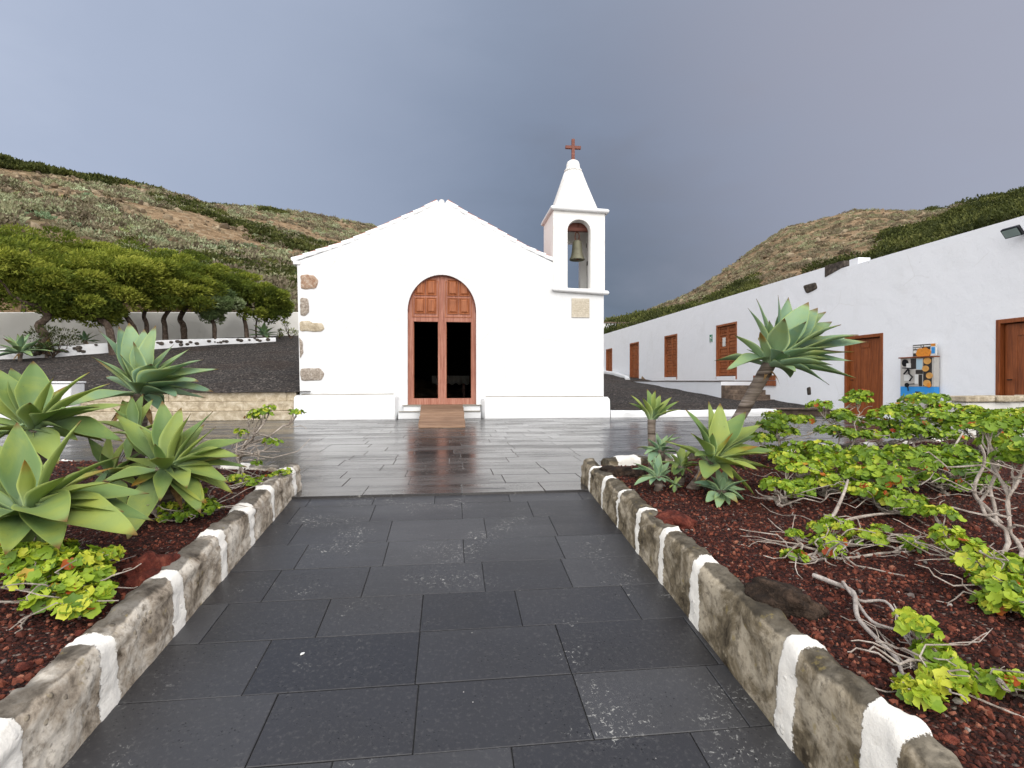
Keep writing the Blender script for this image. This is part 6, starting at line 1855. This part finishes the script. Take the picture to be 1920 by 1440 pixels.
mb = MB()                                                     # wind-cut dark green belts: along the left crest, above the trees, behind the house
belt = lambda px0, px1: (az_of(px0), az_of(px1))
scatter_hill(mb, 1700, belt(-800, 470), (lambda rc, rm: rc * 0.86, lambda rc, rm: rc * 1.04), (0.9, 2.0), (0.15, 0.8), 11, lambda az, r, x, y, rc: r > rc * (0.90 + 0.05 * nz((x, y, 1), 0.07)), 0.55, 60)
def streak_belt(px0, py0, px1, py1, n, w, seed, size=(0.8, 1.5), ar=(0.2, 0.85)):
    """a streak of low juniper on the slope between two places seen in the photo"""
    rng = np.random.default_rng(seed); us = [unit_shrub(rng, 55, 0.5) for _ in range(3)]; P = []; S = []; A = []
    def hit(px, py):
        d = 30.0
        while d < 260:
            p = at(px, py, d)
            if p.z <= hz(p.x, p.y): return p
            d += 0.4
        return None
    a, b_ = hit(px0, py0), hit(px1, py1)
    if a is None or b_ is None: return
    for _ in range(n):
        t = rng.random(); p = a.lerp(b_, t); x, y = p.x + rng.normal() * w * (0.5 + math.sin(math.pi * t)), p.y + rng.normal() * w * (0.5 + math.sin(math.pi * t))
        s = rng.uniform(*size); P.append((x, y, hz(x, y) - 0.1 * s)); S.append(s); A.append(rng.uniform(*ar))
    P, S, A = np.array(P), np.array(S), np.array(A); k = rng.integers(0, 3, len(P))
    for q in range(3): scatter(mb, us[q][0], us[q][1], P[k == q], zrot((k == q).sum(), rng), S[k == q], A[k == q])


streak_belt(320, 372, 500, 440, 300, 1.6, 21); streak_belt(390, 490, 560, 515, 260, 1.8, 22, (0.7, 1.2)); streak_belt(520, 455, 640, 470, 160, 1.6, 23); streak_belt(500, 395, 520, 398, 40, 1.0, 24)
streak_belt(430, 480, 520, 520, 90, 1.4, 25, (0.6, 1.1))
scatter_hill(mb, 1900, belt(1400, 2500), (lambda rc, rm: rm * 0.9, lambda rc, rm: rm * 1.55), (0.7, 1.7), (0.1, 0.8), 12, lambda az, r, x, y, rc: (az > az_of(1660) and r > 50) or r < 56 + 5 * nz((x, y, 1), 0.1), 0.85, 130)
scatter_hill(mb, 700, belt(1640, 2500), (lambda rc, rm: rc * 0.85, lambda rc, rm: rc * 1.02), (0.8, 1.7), (0.15, 0.8), 13, lambda az, r, x, y, rc: az > az_of(1720) or r > rc * 0.97, 0.8, 130)
scatter_hill(mb, 700, belt(1100, 1420), (lambda rc, rm: rm * 0.8, lambda rc, rm: rm * 1.15), (0.7, 1.5), (0.15, 0.85), 14, None, 0.9, 130)
tag(mb.build('wind_cut_thicket', MAT['thicket']), 'dark green wind-cut juniper belts along the crests and behind the house', 'thicket', kind='stuff')

mb = MB(); rng = np.random.default_rng(9)                     # outcrops and loose stones
P = []; S = []
while len(P) < 4800:
    side = rng.random()
    az = rng.uniform(azL0, azL1) if side < 0.55 else rng.uniform(azR0, az_of(1760)); rc, zc, rm, zm = hill_ctrl(az); r = rng.uniform(33, rc * 1.01); x, y = r * math.sin(az), r * math.cos(az)
    if side < 0.55 and nz((x, y, 0), 0.09) > 0.15: continue
    if side >= 0.55 and r < rm: continue
    P.append((x, y, hill_z(az, r))); S.append(0.12 + 0.5 * rng.random() ** 3)
P, S = np.array(P), np.array(S)
v = ICO1[0] * rng.uniform(0.7, 1.3, size=(len(ICO1[0]), 1)) * np.array([1, 0.9, 0.6])
scatter(mb, v, ICO1[1], P, rots(len(P), rng), S, rng.random(len(P)))
tag(mb.build('hillside_rocks', MAT['hill_rock']), 'brown outcrop stones scattered over the hillsides', 'rocks', kind='stuff')

# paler spurge cushions one can pick out on the left slope
rng = np.random.default_rng(4); su = MB()
u = [unit_shrub(rng, 160, 0.55) for _ in range(1)][0]
su.add(u[0], u[1], 0, np.clip(0.5 + rng.normal(size=len(u[0])) * 0.2, 0, 1))
proto = None
for (px, py, w, lb) in [(80, 412, 56, 'largest pale spurge cushion on the slope, above the leftmost juniper crowns'), (133, 425, 46, 'pale spurge cushion on the slope right of the largest one'), (176, 441, 44, 'yellowish spurge cushion just above the yellow green juniper'),
                        (283, 446, 40, 'flat pale spurge cushion on the middle of the slope'), (300, 458, 30, 'little spurge cushion below the flat pale one'), (410, 470, 44, 'pale spurge cushion touching the dark belt nearest the chapel'),
                        (465, 466, 40, 'pale spurge cushion at the top edge of the dark belt near the chapel'), (165, 368, 30, 'green spurge cushion high on the slope among the rocks'), (545, 520, 40, 'pale spurge cushion beside the chapel eave'), (380, 480, 34, 'grey spurge cushion above the row of trees')]:
    d = 30.0
    while d < 240 and at(px, py, d).z > hz(at(px, py, d).x, at(px, py, d).y): d += 0.3
    p = at(px, py, d); s = w / 2 * d / F_PX
    if proto is None:
        proto = su.build('spurge_shrub', MAT['spurge'], origin=(0, 0, 0)); o = proto
    else:
        o = proto.copy(); col.objects.link(o)
    o.location = (p.x, p.y, hz(p.x, p.y) - 0.1); o.scale = (s, s, s); o.rotation_euler = (0, 0, px)
    tag(o, lb, 'shrub', 'pale spurge cushions on the hillside')
